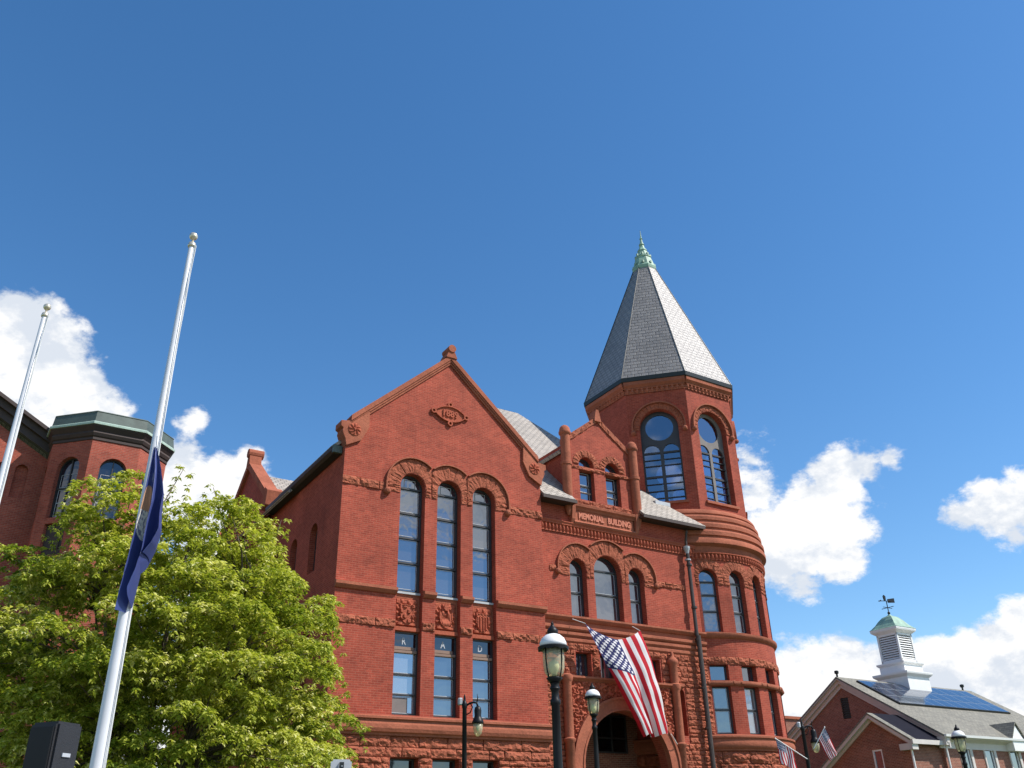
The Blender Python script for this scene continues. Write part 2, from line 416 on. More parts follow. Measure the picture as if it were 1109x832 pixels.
def archpts(c, w, z0, zt, n=14):
    r = w/2; zs = zt-r
    return [(c-r, z0), (c+r, z0)] + [(c+r*cos(pi*k/n), zs+r*sin(pi*k/n)) for k in range(n+1)]
def rectpts(s0, s1, z0, z1): return [(s0, z0), (s1, z0), (s1, z1), (s0, z1)]
def inside(p, poly):
    x, y = p; r = False; j = len(poly)-1
    for i in range(len(poly)):
        xi, yi = poly[i]; xj, yj = poly[j]
        if (yi > y) != (yj > y) and x < (xj-xi)*(y-yi)/(yj-yi)+xi: r = not r
        j = i
    return r
def wall(mb, mp, outline, holes=(), depth=0.35, ds=None, d=0.0):
    P = []; E = []
    for loop in [outline]+list(holes):
        o = len(P); P += [Vector(q) for q in loop]; E += [(o+i, o+(i+1) % len(loop)) for i in range(len(loop))]
    if ds:
        s0 = min(p[0] for p in outline); s1 = max(p[0] for p in outline); z0 = min(p[1] for p in outline); z1 = max(p[1] for p in outline)
        k = int(round((s1-s0)/ds))
        for i in range(1, k):
            s = s0+(s1-s0)*i/k + 1e-4; P += [Vector((s, z0)), Vector((s, z1))]; E.append((len(P)-2, len(P)-1))
    r = delaunay_2d_cdt(P, E, [], 0, 1e-6)
    V, F = r[0], r[2]
    fs = []; us = []
    for f in F:
        c = ((V[f[0]].x+V[f[1]].x+V[f[2]].x)/3, (V[f[0]].y+V[f[1]].y+V[f[2]].y)/3)
        if not inside(c, outline) or any(inside(c, h) for h in holes): continue
        fs.append(list(f)); us.append([(V[i].x, V[i].y) for i in f])
    mb.add([mp(v.x, v.y, d) for v in V], fs, us)
    if depth:
        for h in holes:
            m = len(h)
            for i in range(m):
                a, b = h[i], h[(i+1) % m]
                ln = sqrt((a[0]-b[0])**2+(a[1]-b[1])**2)
                hor = abs(a[1]-b[1]) < abs(a[0]-b[0])
                uv = [(a[0], a[1]), (a[0], a[1]+depth), (b[0], b[1]+depth), (b[0], b[1])] if hor else [(a[0], a[1]), (a[0]+depth, a[1]), (b[0]+depth, b[1]), (b[0], b[1])]
                mb.face([mp(*a, d), mp(*a, d-depth), mp(*b, d-depth), mp(*b, d)], uv)

def inset(kind, c, w, z0, z1, t):
    return archpts(c, w-2*t, z0+t, z1-t) if kind == 'arch' else rectpts(c-w/2+t, c+w/2-t, z0+t, z1-t)
def window(parent, mp, c, w, z0, z1, kind='arch', d=-0.26, bars=(), vbars=(), fm=None, pm=None, t=0.055, bt=0.028, blind=None, name='window', lite=None):
    fm = fm or FRAME; pm = pm or GL
    mb = MB()
    o = inset(kind, c, w+0.02, z0-0.01, z1+0.01, 0.0); i = inset(kind, c, w, z0, z1, t); m = len(o)
    V = [mp(*q, d) for q in o]+[mp(*q, d) for q in i]+[mp(*q, d-0.06) for q in i]
    mb.add(V, [[k, (k+1) % m, m+(k+1) % m, m+k] for k in range(m)] + [[m+k, m+(k+1) % m, 2*m+(k+1) % m, 2*m+k] for k in range(m)])
    def half(z):
        if kind != 'arch' or z < z1-w/2: return w/2-t
        return sqrt(max(0.0, (w/2-t)**2-(z-(z1-w/2))**2))
    for b in bars:
        h = half(b); mb.prism(mp, rectpts(c-h, c+h, b-bt, b+bt), d-0.05, d+0.012)
    for vb in vbars:
        a, y0, y1 = vb; mb.prism(mp, rectpts(c+a-bt*.7, c+a+bt*.7, y0, y1), d-0.05, d+0.006)
    wo = mb.build(name, fm, parent, off=parent.get('_off', OFF))
    pb = MB(); pp = inset(kind, c, w, z0, z1, t*0.6); pb.add([mp(*q, d-0.045) for q in pp], [list(range(len(pp)))])
    pb.build('pane', pm, wo, off=OFF)
    if lite:                                                    # thin pale inner sash lines
        lb = MB()
        for (y0, y1) in lite:
            h = half(y1)-0.07 if half(y1) > 0.2 else half(y0)-0.07
            for q in (rectpts(c-h, c+h, y0, y0+0.018), rectpts(c-h, c+h, y1-0.018, y1), rectpts(c-h, c-h+0.018, y0, y1), rectpts(c+h-0.018, c+h, y0, y1)):
                lb.prism(mp, q, d-0.042, d-0.03)
        lb.build('sash', LFRAME, wo, off=OFF)
    if blind:
        bb = MB(); y0, y1 = blind; h = w/2-t
        bb.prism(mp, rectpts(c-h, c+h, y0, y1), d-0.044, d-0.042); bb.build('blind', GLB, wo, off=OFF)
    return wo

def sweep(mb, mp, prof, s0, s1, ds=None):
    k = 1 if not ds else max(1, int(abs(s1-s0)/ds)); m = len(prof); V = []; F = []
    for i in range(k+1):
        s = s0+(s1-s0)*i/k
        V += [mp(s, z, d) for d, z in prof]
    for i in range(k):
        for j in range(m):
            F.append([i*m+j, (i+1)*m+j, (i+1)*m+(j+1) % m, i*m+(j+1) % m])
    F += [list(range(m)), list(range(k*m+m-1, k*m-1, -1))]
    mb.add(V, F)

def rockblock(mb, mp, s0, s1, z0, z1, dep, g=0.013, step=0.075):
    a = max(2, min(12, int((s1-s0)/step)+1)); b = max(2, min(6, int((z1-z0)/step)+1))
    s0 += g; s1 -= g; z0 += g; z1 -= g; V = []; F = []
    base = random.uniform(0.4, 0.85)*dep; tx, tz = random.uniform(-.5, .5), random.uniform(-.5, .5); sx_, sy_ = random.uniform(0, 50), random.uniform(0, 50)
    def P(i, j):
        x = i/a; y = j/b; edge = i in (0, a) or j in (0, b)
        dd = base*(1+tx*(x-.5)+tz*(y-.5)) + dep*(.55*noise.noise(Vector((sx_+x*2.2, sy_+y*2.2, 0)))+random.uniform(-.22, .22))
        if edge: dd = dd*.62
        jx = 0 if i in (0, a) else random.uniform(-.25, .25)*(s1-s0)/a; jy = 0 if j in (0, b) else random.uniform(-.25, .25)*(z1-z0)/b
        return mp(s0+(s1-s0)*x+jx, z0+(z1-z0)*y+jy, dd)
    for j in range(b+1):
        for i in range(a+1): V.append(P(i, j))
    w = a+1
    for j in range(b):
        for i in range(a):
            q = [j*w+i, j*w+i+1, (j+1)*w+i+1, (j+1)*w+i]
            F += [[q[0], q[1], q[2]], [q[0], q[2], q[3]]] if random.random() < .5 else [[q[0], q[1], q[3]], [q[1], q[2], q[3]]]
    rim = [i for i in range(w)] + [j*w+a for j in range(1, b+1)] + [b*w+i for i in range(a-1, -1, -1)] + [j*w for j in range(b-1, 0, -1)]
    o = len(V); ext = []
    for k_ in rim:
        j, i = divmod(k_, w); ext.append(mp(s0+(s1-s0)*i/a, z0+(z1-z0)*j/b, -0.01))
    V += ext; m = len(rim)
    F += [[rim[k], o+k, o+(k+1) % m, rim[(k+1) % m]] for k in range(m)]
    mb.add(V, F)
def rockwall(mb, mp, s0, s1, z0, z1, blocked=None, ch=(0.2, 0.4), bw=(0.4, 1.0), dep=0.08):
    z = z0
    while z < z1-0.05:
        h = random.uniform(*ch); 
        if z+h > z1-0.1: h = z1-z
        segs = [(s0, s1)]
        for (a, b) in (blocked(z, z+h) if blocked else []):
            ns = []
            for (p, q) in segs:
                if b <= p or a >= q: ns.append((p, q)); continue
                if a > p: ns.append((p, a))
                if b < q: ns.append((b, q))
            segs = ns
        for p, q in segs:
            x = p
            while x < q-0.03:
                w = random.uniform(*bw)
                if x+w > q-bw[0]*0.5: w = q-x
                rockblock(mb, mp, x, x+w, z, z+h, dep); x += w
        z += h
def voussoirs(mb, mp, c, zs, ri, ro, n, dep, lo=-99, hi=99, a0=0.0, a1=pi, legs=0.0):
    cl = lambda s: max(lo, min(hi, s))
    for k in range(n):
        p0, p1 = a0+(a1-a0)*k/n, a0+(a1-a0)*(k+1)/n
        sub = lambda s, z, d: mp(cl(c+(ri+(ro-ri)*z)*cos(p1+(p0-p1)*s)), zs+(ri+(ro-ri)*z)*sin(p1+(p0-p1)*s), d)
        rockblock(mb, sub, 0, 1, 0, 1, dep*random.uniform(.6, 1.15), g=0.025, step=0.26)
    if legs:
        for sgn in (-1, 1):
            z = zs
            while z > zs-legs+.05:
                h = min(0.16, z-(zs-legs)); a, b = sorted((cl(c+sgn*ri), cl(c+sgn*ro)))
                if b-a > 0.05: rockblock(mb, mp, a, b, z-h, z, dep)
                z -= h
def hood(mb, mp, c, zs, r, lo=-99, hi=99, w=0.045, d=0.15, legs=0.0, n=40):
    pts = []
    for k in range(n+1):
        a = pi*k/n; s = c+r*cos(a)
        if lo-1e-6 <= s <= hi+1e-6: pts.append((s, zs+r*sin(a), c+(r+w)*cos(a), zs+(r+w)*sin(a)))
    V = []; F = []
    for p in pts:
        q = (max(lo, min(hi, p[2])), p[3])
        V += [mp(p[0], p[1], -0.01), mp(p[0], p[1], d), mp(*q, d), mp(*q, -0.01)]
    for i in range(len(pts)-1):
        for j in range(3): F.append([i*4+j, i*4+j+1, (i+1)*4+j+1, (i+1)*4+j])
    F += [[0, 1, 2, 3], [len(V)-1, len(V)-2, len(V)-3, len(V)-4]]
    mb.add(V, F)
def relief(mb, mp, s0, s1, z0, z1, ns, nz, h, cut=-9):
    V = []; F = []; D = []
    for j in range(nz+1):
        for i in range(ns+1):
            x, y = i/ns, j/nz; D.append(h(x, y)); V.append(mp(s0+(s1-s0)*x, z0+(z1-z0)*y, D[-1]))
    w = ns+1
    F = [[j*w+i, j*w+i+1, (j+1)*w+i+1, (j+1)*w+i] for j in range(nz) for i in range(ns)]
    F = [f for f in F if max(D[q] for q in f) > cut]
    mb.add(V, F)
def boss(mb, mp, s, z, r, d):
    n = 10; V = [mp(s, z, d*1.0)]; F = []
    for rr, dd in ((0.55, 0.9), (0.9, 0.55), (1.0, 0.0)):
        V += [mp(s+r*rr*cos(2*pi*k/n), z+r*rr*sin(2*pi*k/n), d*dd) for k in range(n)]
    F += [[0, 1+k, 1+(k+1) % n] for k in range(n)]
    for q in range(2): F += [[1+q*n+k, 1+(q+1)*n+k, 1+(q+1)*n+(k+1) % n, 1+q*n+(k+1) % n] for k in range(n)]
    mb.add(V, F)
def text(s, name, body, mat, parent, loc, size, rotz=0.0, ext=0.02, sx=1.0, align='CENTER'):
    cu = bpy.data.curves.new(name, 'FONT'); cu.body = body; cu.size = size; cu.extrude = ext; cu.align_x = align; cu.align_y = 'CENTER'
    cu.resolution_u = 3; cu.offset = s
    tmp = bpy.data.objects.new(name, cu); COL.objects.link(tmp); bpy.context.view_layer.update()
    me = bpy.data.meshes.new_from_object(tmp.evaluated_get(bpy.context.evaluated_depsgraph_get())); bpy.data.objects.remove(tmp)
    me.materials.clear(); me.materials.append(mat)
    o = bpy.data.objects.new(name, me); COL.objects.link(o); o.parent = parent
    o.location = (loc[0]-OFF[0], loc[1]-OFF[1], loc[2]-OFF[2]); o.rotation_euler = (pi/2, 0, rotz); o.scale = (sx, 1, 1); return o

# ------------------------------------------------------------------ the memorial building
OFF = (14.3, 30.0, 0.0)
B = empty('memorial_building', wpt(OFF[0], OFF[1], 0), YAW)
tag(B, 'large red brick hall with gabled front, arched entrance and round corner tower with slate spire', 'building')
G0, G1, GN = 10.23, 18.40, 27.0
CN = 27.4; CE = 26.6
TC, TR = (28.59, 30.69), 3.87
g = fmap(GN); c_ = fmap(CN)
GW = [(12.90, 0.98), (14.37, 0.97), (15.83, 0.96)]
GAPEX = (14.315, 18.42)
def P(mb, name, mat, smooth=False, parent=None):
    return mb.build(name, mat, parent or B, smooth, OFF)

def gable_bay():
    mb = MB()
    holes = [archpts(c, w, 5.33, 13.56) for c, w in GW] + [rectpts(c-w/2, c+w/2, 2.5, 4.08) for c, w in GW]
    wall(mb, g, [(G0, 0), (G1, 0), (G1, 14.75), GAPEX, (G0, 14.75)], holes, 0.40)
    # left flank with small arched windows and right return
    fl = lmap(G0)
    wall(mb, fl, [(-48, 0), (-GN, 0), (-GN, 14.1), (-48, 14.1)], [archpts(-x, 0.75, 10.2, 12.0) for x in (29.5, 31.6, 33.7, 44.5)] + [archpts(-x, 0.9, 5.4, 8.2) for x in (29.5, 31.6, 33.7, 36.5, 38.3, 40.1, 44.5)], 0.35)
    mb.face([(G1, GN, 0), (G1, CN+.2, 0), (G1, CN+.2, 14.9), (G1, GN, 14.9)])
    mb.face([(G0, 48, 0), (33, 48, 0), (33, 48, 14), (G0, 48, 14)]); mb.face([(33, 48, 0), (33, 32, 0), (33, 32, 14), (33, 48, 14)])
    P(mb, 'wall', BR)
    # recessed spandrels under the tall windows
    for c, w in GW:
        mb = MB(); mb.prism(g, rectpts(c-w/2-.01, c+w/2+.01, 7.98, 9.26), -0.44, -0.24); P(mb, 'spandrel', ST)
    def shield(kind):
        def h(x, y):
            X, Y = (x-.5)*2, (y-.5)*2
            e = 0.02 + 0.03*noise.noise(Vector((x*7+kind*9, y*8, kind)))
            frame = max(abs(X), abs(Y))
            if frame > 0.94: return 0.0
            # wreath round the shield
            rr = sqrt((X/0.92)**2+(Y/0.95)**2)
            if 0.70 < rr < 1.0: e += 0.055*(0.5+0.5*sin(math.atan2(Y, X)*14+kind))
            top = 0.55 if kind != 1 else 0.35
            hw = 0.60 if Y > -0.1 else 0.60*sqrt(max(0, 1-((Y+0.1)/0.72)**2))
            if abs(X) < hw and -0.82 < Y < top:
                e = 0.105
                if hw-abs(X) < 0.08 or top-Y < 0.08: e = 0.125
                if kind == 0: e += 0.03*(1 if (sin(X*9)*sin(Y*9+1)) > 0.25 else -0.6)
                elif kind == 2: e += 0.022*(1 if sin(X*26) > 0 else -1) if Y < 0.25 else 0.015*sin(X*20)*sin(Y*22)
            if kind == 1:
                if abs(X) < 0.34 and -0.75 < Y < 0.62:
                    e = 0.10 + 0.03*sin(Y*9) - (0.07 if (abs(X) < 0.14 and -0.1 < Y < 0.4) else 0)
                if (X/0.22)**2+((Y-0.62)/0.24)**2 < 1: e = 0.13
            if Y > 0.62 and kind != 1: e = 0.05+0.06*max(0, sin(X*11))*max(0, 1-abs(Y-.75)*4)
            if Y < -0.72 and abs(X) < 0.8: e = max(e, 0.08+0.02*sin(X*8))
            return e+0.01*noise.noise(Vector((x*22, y*22, kind)))
        return h
    for k, (c, w) in enumerate(GW):
        m = MB(); relief(m, fmap(GN+0.24), c-w/2+.06, c+w/2-.06, 8.15, 9.10, 34, 38, shield(k))
        m.prism(fmap(GN+.24), rectpts(c-w/2+.01, c+w/2-.01, 8.0, 8.13), 0, 0.10)
        o = P(m, 'carved_panel', CARVE); o['label'] = ['carved panel with a castle shield', 'carved panel with a standing figure', 'carved panel with a striped shield'][k]
    # tall windows above, sash windows below, basement windows
    for k, (c, w) in enumerate(GW):
        window(B, g, c, w, 9.32, 13.56, 'arch', -0.27, (10.33, 11.22, 12.12, 13.05), (), FRAME, GL, 0.05, 0.03, lite=[(9.42, 10.27), (10.40, 11.16), (11.29, 12.06), (12.18, 12.99), (13.10, 13.40)])
        tw = [o for o in B.children if o.name.startswith('window')][-1]
        for q, (y0, y1) in enumerate(((9.42, 9.42+.62), (10.40, 10.40+.45), (11.29, 11.29+.40), (12.18, 12.18+.30))):
            m = MB(); m.prism(g, rectpts(c-w/2+.07, c+w/2-.07, y0, y1-(.1*((k+q) % 3))), -.314, -.312); m.build('blind', GLB, tw, off=OFF)
        wd = window(B, g, c, w, 5.36, 7.98, 'rect', -0.27, (5.98, 6.62, 7.36), (), FRAME, [GLP, GL, GL][k], 0.05, 0.025, lite=[(5.42, 5.93), (6.02, 6.58), (6.66, 7.30)])
        m = MB(); m.prism(g, rectpts(c-w/2+.06, c+w/2-.06, 7.30, 7.38), -0.30, -0.22); m.prism(g, rectpts(c-w/2+.06, c+w/2-.16, 7.40, 7.50), -0.315, -0.25)
        m.build('transom_bar', BARM, wd, off=OFF)
        m = MB(); m.prism(g, rectpts(c-w/2+.06, c+w/2-.06, 7.50, 7.93), -0.316, -0.312); m.build('transom_board', GLD, wd, off=OFF)
        text(0.004, 'lettering', 'RAD'[k], LWHITE, wd, (c-.02, GN+0.305, 7.68), 0.32, 0, 0.004, 0.8)
        if k == 0:
            m = MB(); m.prism(g, rectpts(c-w/2+.07, c+w/2-.3, 5.44, 5.9), -0.318, -0.313); m.build('window_unit', PLATE, wd, off=OFF)
        window(B, g, c, w, 2.52, 4.08, 'rect', -0.3, (3.3,), (), FRAME, GLD)
    for c, w in GW:
        m = MB(); m.prism(g, rectpts(c-w/2, c+w/2, 9.24, 9.31), -0.40, -0.18); P(m, 'window_sill', LFRAME)
    # voussoir arches
    mids = [-99, (GW[0][0]+GW[1][0])/2, (GW[1][0]+GW[2][0])/2, 99]
    for k, (c, w) in enumerate(GW):
        m = MB(); h = MB()
        lo, hi = mids[k]+.01, mids[k+1]-.01
        voussoirs(m, g, c, 13.07, w/2+.01, 1.03, 10, 0.06, lo, hi, legs=0.36)
        hood(h, g, c, 13.07, 1.04, mids[k], mids[k+1], 0.045, 0.11)
        if k == 0: h.prism(g, rectpts(c-1.10, c-1.04, 12.72, 13.07), -.01, 0.12); boss(h, g, c-1.02, 12.72, 0.14, 0.18)
        if k == 2: h.prism(g, rectpts(c+1.04, c+1.10, 12.72, 13.07), -.01, 0.12); boss(h, g, c+1.02, 12.72, 0.14, 0.18)
        P(m, 'arch_stones', RK); P(h, 'hood_mould', ST)
    # string courses
    for a, b in ((G0-.03, 11.80), (16.92, G1+.03)):
        m = MB(); x = a
        while x < b-.02:
            w_ = min(random.uniform(.45, .8), b-x); w_ = b-x if b-x-w_ < .2 else w_
            rockblock(m, g, x, x+w_, 12.72, 13.04, 0.09); x += w_
        P(m, 'rock_faced_course', RK)
    edges = [(G0-.03, 12.40)] + [(GW[i][0]+GW[i][1]/2+.01, GW[i+1][0]-GW[i+1][1]/2-.01) for i in range(2)] + [(GW[2][0]+.49, G1+.03)]
    for a, b in edges:
        m = MB(); x = a
        while x < b-.02:
            w_ = min(random.uniform(.5, .8), b-x); w_ = b-x if b-x-w_ < .2 else w_
            rockblock(m, g, x, x+w_, 8.03, 8.31, 0.09); x += w_
        P(m, 'rock_faced_course', RK)
    for a, b in edges:
        m = MB(); sweep(m, g, [(-.01, 9.13), (0.05, 9.13), (0.11, 9.19), (0.15, 9.24), (0.15, 9.34), (-.01, 9.38)], a, b); P(m, 'sill_course', ST)
    m = MB(); sweep(m, g, TABLE, G0-.2, G1+.02); m.add([], [])
    sweep(m, fl, TABLE, -48, -GN+.2)
    P(m, 'water_table', ST)
    m = MB()
    def bl(z0, z1):
        return [(c-w/2-.02, c+w/2+.02) for c, w in GW] if z0 < 4.1 and z1 > 2.5 else []
    rockwall(m, g, G0, G1, 4.38, 4.73, None, (0.35, 0.36), (0.9, 1.5), 0.10)
    rockwall(m, g, G0, G1, 4.09, 4.38, None, (0.29, 0.3), (0.5, 1.4), 0.10)
    rockwall(m, g, G0, G1, 1.0, 4.09, bl, (0.18, 0.34), (0.3, 0.9), 0.10)
    rockwall(m, fl, -38, -GN, 1.0, 4.73, None, (0.3, 0.4), (0.7, 1.3), 0.1)
    P(m, 'rock_faced_base', RK)
    # rake copings, kneelers, finial
    m = MB()
    ax, az = GAPEX; sl_ = (az-14.75)/(ax-G0)
    for sg in (-1, 1):
        e = ax+sg*(ax-G0+0.24); ez = az-sl_*(ax-G0+0.24)
        for t0, t1, d in ((0.0, 0.34, 0.06), (0.10, 0.20, 0.10), (0.20, 0.42, 0.14)):
            lo_ = 0.36
            q = [(e-sg*lo_, ez+sl_*lo_+t0), (ax, az+t0), (ax, az+t1), (e-sg*lo_, ez+sl_*lo_+t1)]
            if sg > 0: q = q[::-1]
            m.prism(g, q, -0.35, d)
    P(m, 'coping', ST)
    for sg, ee in ((-1, G0), (1, G1)):
        m = MB(); pf = [(ee, 14.10), (ee+sg*.05, 14.35), (ee+sg*.12, 14.48), (ee+sg*.17, 14.62), (ee+sg*.15, 14.74), (ee+sg*.24, 14.80), (ee+sg*.24, 15.00), (ee-sg*.15, 15.06), (ee-sg*.80, 15.60), (ee-sg*.82, 14.95), (ee-sg*.55, 14.40)]
        if sg < 0: pf = pf[::-1]
        m.prism(g, pf[::-1], -0.45, 0.10); P(m, 'kneeler', ST)
    for s in (G0+.27, G1-.30):
        def pet(x, y):
            X, Y = (x-.5)*2, (y-.5)*2; r = sqrt(X*X+Y*Y); a = math.atan2(Y, X)
            if r > 1: return -0.02
            return 0.03+0.05*(0.5+0.5*sin(a*8+r*3))*sin(min(1, r)*pi)+(0.05 if r < .22 else 0)
        m = MB(); relief(m, fmap(GN-.09), s-.25, s+.25, 14.50, 15.0, 24, 24, pet); P(m, 'rosette', CARVE)
    m = MB(); m.prism(g, [(ax-.24, az+.26), (ax+.24, az+.26), (ax+.16, az+.46), (ax+.10, az+.58), (ax-.10, az+.58), (ax-.16, az+.46)], -.42, .18)
    n = 14
    m.add([(ax+.165*cos(2*pi*k/n), GN-.22+q*.60, az+.66+.165*sin(2*pi*k/n)) for q in (0, 1) for k in range(n)], [list(range(n)), list(range(2*n-1, n-1, -1))]+[[k, n+k, n+(k+1) % n, (k+1) % n] for k in range(n)])
    P(m, 'finial', ST)
    # dated lozenge
    m = MB(); cx, cz = 14.33, 16.26
    def loz(x, y):
        X, Y = (x-.5)*2*.86, (y-.5)*2*.56
        lens = max(abs(Y)-0.35*(1-(X/.70)**2)**.8 if abs(X) < .70 else 1, abs(X)-.70) 
        best = -0.02
        if lens < 0: best = 0.03 if lens < -0.05 else 0.095
        for (a, b) in ((-.72, 0), (.72, 0), (0, .41), (0, -.41)):
            r = sqrt((X-a)**2+(Y-b)**2)
            if r < .115: best = 0.09 if r > .05 else 0.01
        return best
    relief(m, g, cx-.84, cx+.84, cz-.54, cz+.54, 130, 84, loz)
    o = P(m, 'date_plaque', CARVE); text(0.012, 'lettering', '1889', CARVE, o, (cx, GN-.045, cz), 0.36, 0, 0.035, 1.0)
TABLE = [(-.01, 4.70), (0.13, 4.70), (0.14, 4.76), (0.20, 4.80), (0.235, 4.90), (0.235, 5.02), (0.20, 5.12), (0.20, 5.16), (0.27, 5.17), (0.27, 5.24), (0.02, 5.30), (-.01, 5.30)]
gable_bay()

CW = [(20.32, 0.80, 11.55, 0.97), (21.78, 1.36, 11.86, 1.27), (23.24, 0.80, 11.55, 0.97)]
DW = [(21.03, 0.76), (22.40, 0.76)]
SQW = [(20.35, 0.72), (21.48, 0.72), (22.60, 0.72), (23.72, 0.72)]
AC, AZ, ARI, ARO = 22.0, 3.95, 2.0, 2.48
def eggs(per):
    def h(x, y):
        a = (x*per) % 1.0
        if y > 0.82: return 0.12
        if y < 0.12: return 0.05
        e = 1-((a-.5)/.34)**2-((y-.5)/.42)**2
        return 0.03+(0.09*sqrt(e) if e > 0 else 0)
    return h
def centre_bay():
    mb = MB()
    holes = [archpts(c, w, 9.26, zt) for c, w, zt, ro in CW] + [rectpts(c-w/2, c+w/2, 7.08, 7.96) for c, w in SQW] + [archpts(25.02, 0.36, 5.2, 6.93)] + [archpts(AC, 2*ARI, 0.6, AZ+ARI, 24)]
    wall(mb, c_, [(G1, 0), (CE, 0), (CE, 14.1), (G1, 14.1)], holes, 0.42)
    P(mb, 'wall', BR)
    for c, w, zt, ro in CW:
        z = (10.25,) if w < 1 else (10.33, 11.28)
        window(B, c_, c, w, 9.28, zt, 'arch', -.28, z + ((11.0,) if w < 1 else ()), (), FRAME, GL, 0.05, 0.03, lite=[(9.36, z[0]-.05), (z[0]+.05, (11.0 if w < 1 else 11.28)-.05)], blind=(9.36, z[0]-.05-.2*(w < 1)))
    for k, (c, w) in enumerate(SQW): window(B, c_, c, w, 7.08, 7.96, 'rect', -.28, (), ((0.0, 7.1, 7.95),), FRAME, GLP if k == 1 else GL)
    window(B, c_, 25.02, 0.36, 5.2, 6.93, 'arch', -.3, (), (), FRAME, GLD, 0.03)
    mids = [-99, (CW[0][0]+CW[0][3]+CW[1][0]-CW[1][3])/2, (CW[1][0]+CW[1][3]+CW[2][0]-CW[2][3])/2, 99]
    for k, (c, w, zt, ro) in enumerate(CW):
        m = MB(); h = MB(); lo, hi = mids[k]+.01, mids[k+1]-.01; zs = zt-w/2
        voussoirs(m, c_, c, zs, w/2+.01, ro, 9 if w < 1 else 13, 0.06, lo, hi, legs=0.34)
        hood(h, c_, c, zs, ro+.01, mids[k], mids[k+1], 0.045, 0.11)
        if k != 1:
            s = c-1.0 if k == 0 else c+1.0
            h.prism(c_, rectpts(s-.035, s+.03, 10.92, 11.16), -.01, .12); boss(h, c_, s, 10.92, .13, .18)
        P(m, 'arch_stones', RK); P(h, 'hood_mould', ST)
    for a, b in ((18.95, 19.30), (24.28, 25.85)):
        m = MB(); x = a
        while x < b-.02:
            w_ = min(random.uniform(.3, .6), b-x); rockblock(m, c_, x, x+w_, 10.92, 11.17, .09); x += w_
        P(m, 'rock_faced_course', RK)
    # frieze under the eaves
    m = MB(); relief(m, c_, G1, CE, 12.50, 12.86, 340, 9, eggs(48)); sweep(m, c_, [(-.01, 12.86), (.12, 12.86), (.16, 12.92), (.16, 12.95), (-.01, 12.97)], G1, CE)
    P(m, 'egg_moulding', CARVE)
    # inscription panel
    m = MB()
    m.prism(c_, rectpts(20.22, 23.22, 12.97, 13.75), -.01, .13)
    sweep(m, c_, [(.1, 12.90), (.18, 12.93), (.22, 13.0), (.18, 13.06), (.12, 13.06)], 20.15, 23.29)
    sweep(m, c_, [(.1, 13.52), (.16, 13.52), (.20, 13.60), (.27, 13.66), (.29, 13.76), (.22, 13.80), (.1, 13.84)], 20.15, 23.29)
    for s in (20.02, 23.28):
        m.prism(rmap(0), [(CN+.05, 12.95), (CN-.14, 12.95), (CN-.22, 13.12), (CN-.26, 13.4), (CN-.30, 13.8), (CN+.05, 13.8)][::-1], s, s+.16)
    o = P(m, 'inscription_panel', ST)
    t1 = text(0.014, 'lettering', 'MEMORIAL', LETTER, o, (21.02, CN-.14, 13.29), 0.34, 0, .03, 0.76)
    t2 = text(0.014, 'lettering', 'BUILDING', LETTER, o, (22.45, CN-.14, 13.29), 0.34, 0, .03, 0.76)
    # dormer gable
    dmp = fmap(CN-.02); m = MB()
    wall(m, dmp, [(20.12, 13.78), (23.36, 13.78), (23.36, 16.55), (21.74, 17.80), (20.12, 16.55)], [archpts(c, w, 14.08, 16.0) for c, w in DW], .36)
    m.face([(20.12, CN-.02, 13.78), (20.12, CN-.02, 16.55), (20.12, CN+2.6, 16.55), (20.12, CN+.5, 13.9)]); m.face([(23.36, CN-.02, 13.78), (23.36, CN+.5, 13.9), (23.36, CN+2.6, 16.55), (23.36, CN-.02, 16.55)])
    dg = P(m, 'dormer_gable', BR)
    def DP(mb, name, mat, sm=False): return mb.build(name, mat, dg, sm, OFF)
    for c, w in DW:
        window(dg, dmp, c, w, 14.10, 16.0, 'arch', -.22, (14.78,), (), FRAME, GL, .045, .03, lite=[(14.16, 14.73), (14.83, 15.36)])
    m = MB()
    for c, w in DW:
        m = MB(); voussoirs(m, dmp, c, 15.62, w/2+.01, .70, 11, .07, *((-99, 21.705) if c < 22 else (21.725, 99))); DP(m, 'arch_stones', RK)
    m = MB()
    for a, b in ((20.14, 20.66), (20.64, 21.42), (21.40, 22.03), (22.01, 22.80), (22.78, 23.36)): rockblock(m, dmp, a, b, 15.40, 15.56, .09)
    for c, w in DW: m.prism(dmp, rectpts(c-w/2-.01, c+w/2+.01, 15.41, 15.55), -.3, .03)
    DP(m, 'dormer_transom', RK); m = MB(); a = 20.12
    while a < 23.3: rockblock(m, dmp, a, min(a+.54, 23.36), 13.84, 14.06, .10); a += .54
    DP(m, 'dormer_sill_course', RK); m = MB()
    for sg in (-1, 1):
        for k in range(7):
            f0, f1 = k/7, (k+1)/7; e = 21.74+sg*1.66
            sub = lambda s, z, d, sg=sg, e=e: dmp(e-sg*1.66*s, 16.52+1.28*s+z, d)
            lo_, hi_ = (f0, f1)
            if sg > 0: sub = lambda s, z, d: dmp(21.74+1.66*(1-s if False else (1-s)), 16.52+1.28*s+z, d)
            rockblock(m, sub, lo_, hi_, -.02, .26, .12, g=.008, step=.2)
    DP(m, 'dormer_stones', RK)
    m = MB()
    for sg in (-1, 1):
        q = [(21.74+sg*1.72, 16.50), (21.74, 17.80), (21.74, 18.06), (21.74+sg*1.72, 16.76)]
        m.prism(dmp, q if sg > 0 else q[::-1], -.4, .05)
    m.prism(dmp, [(21.56, 17.8), (21.92, 17.8), (21.86, 18.15), (21.80, 18.36), (21.68, 18.36), (21.62, 18.15)], -.3, .12)
    DP(m, 'dormer_coping', ST)
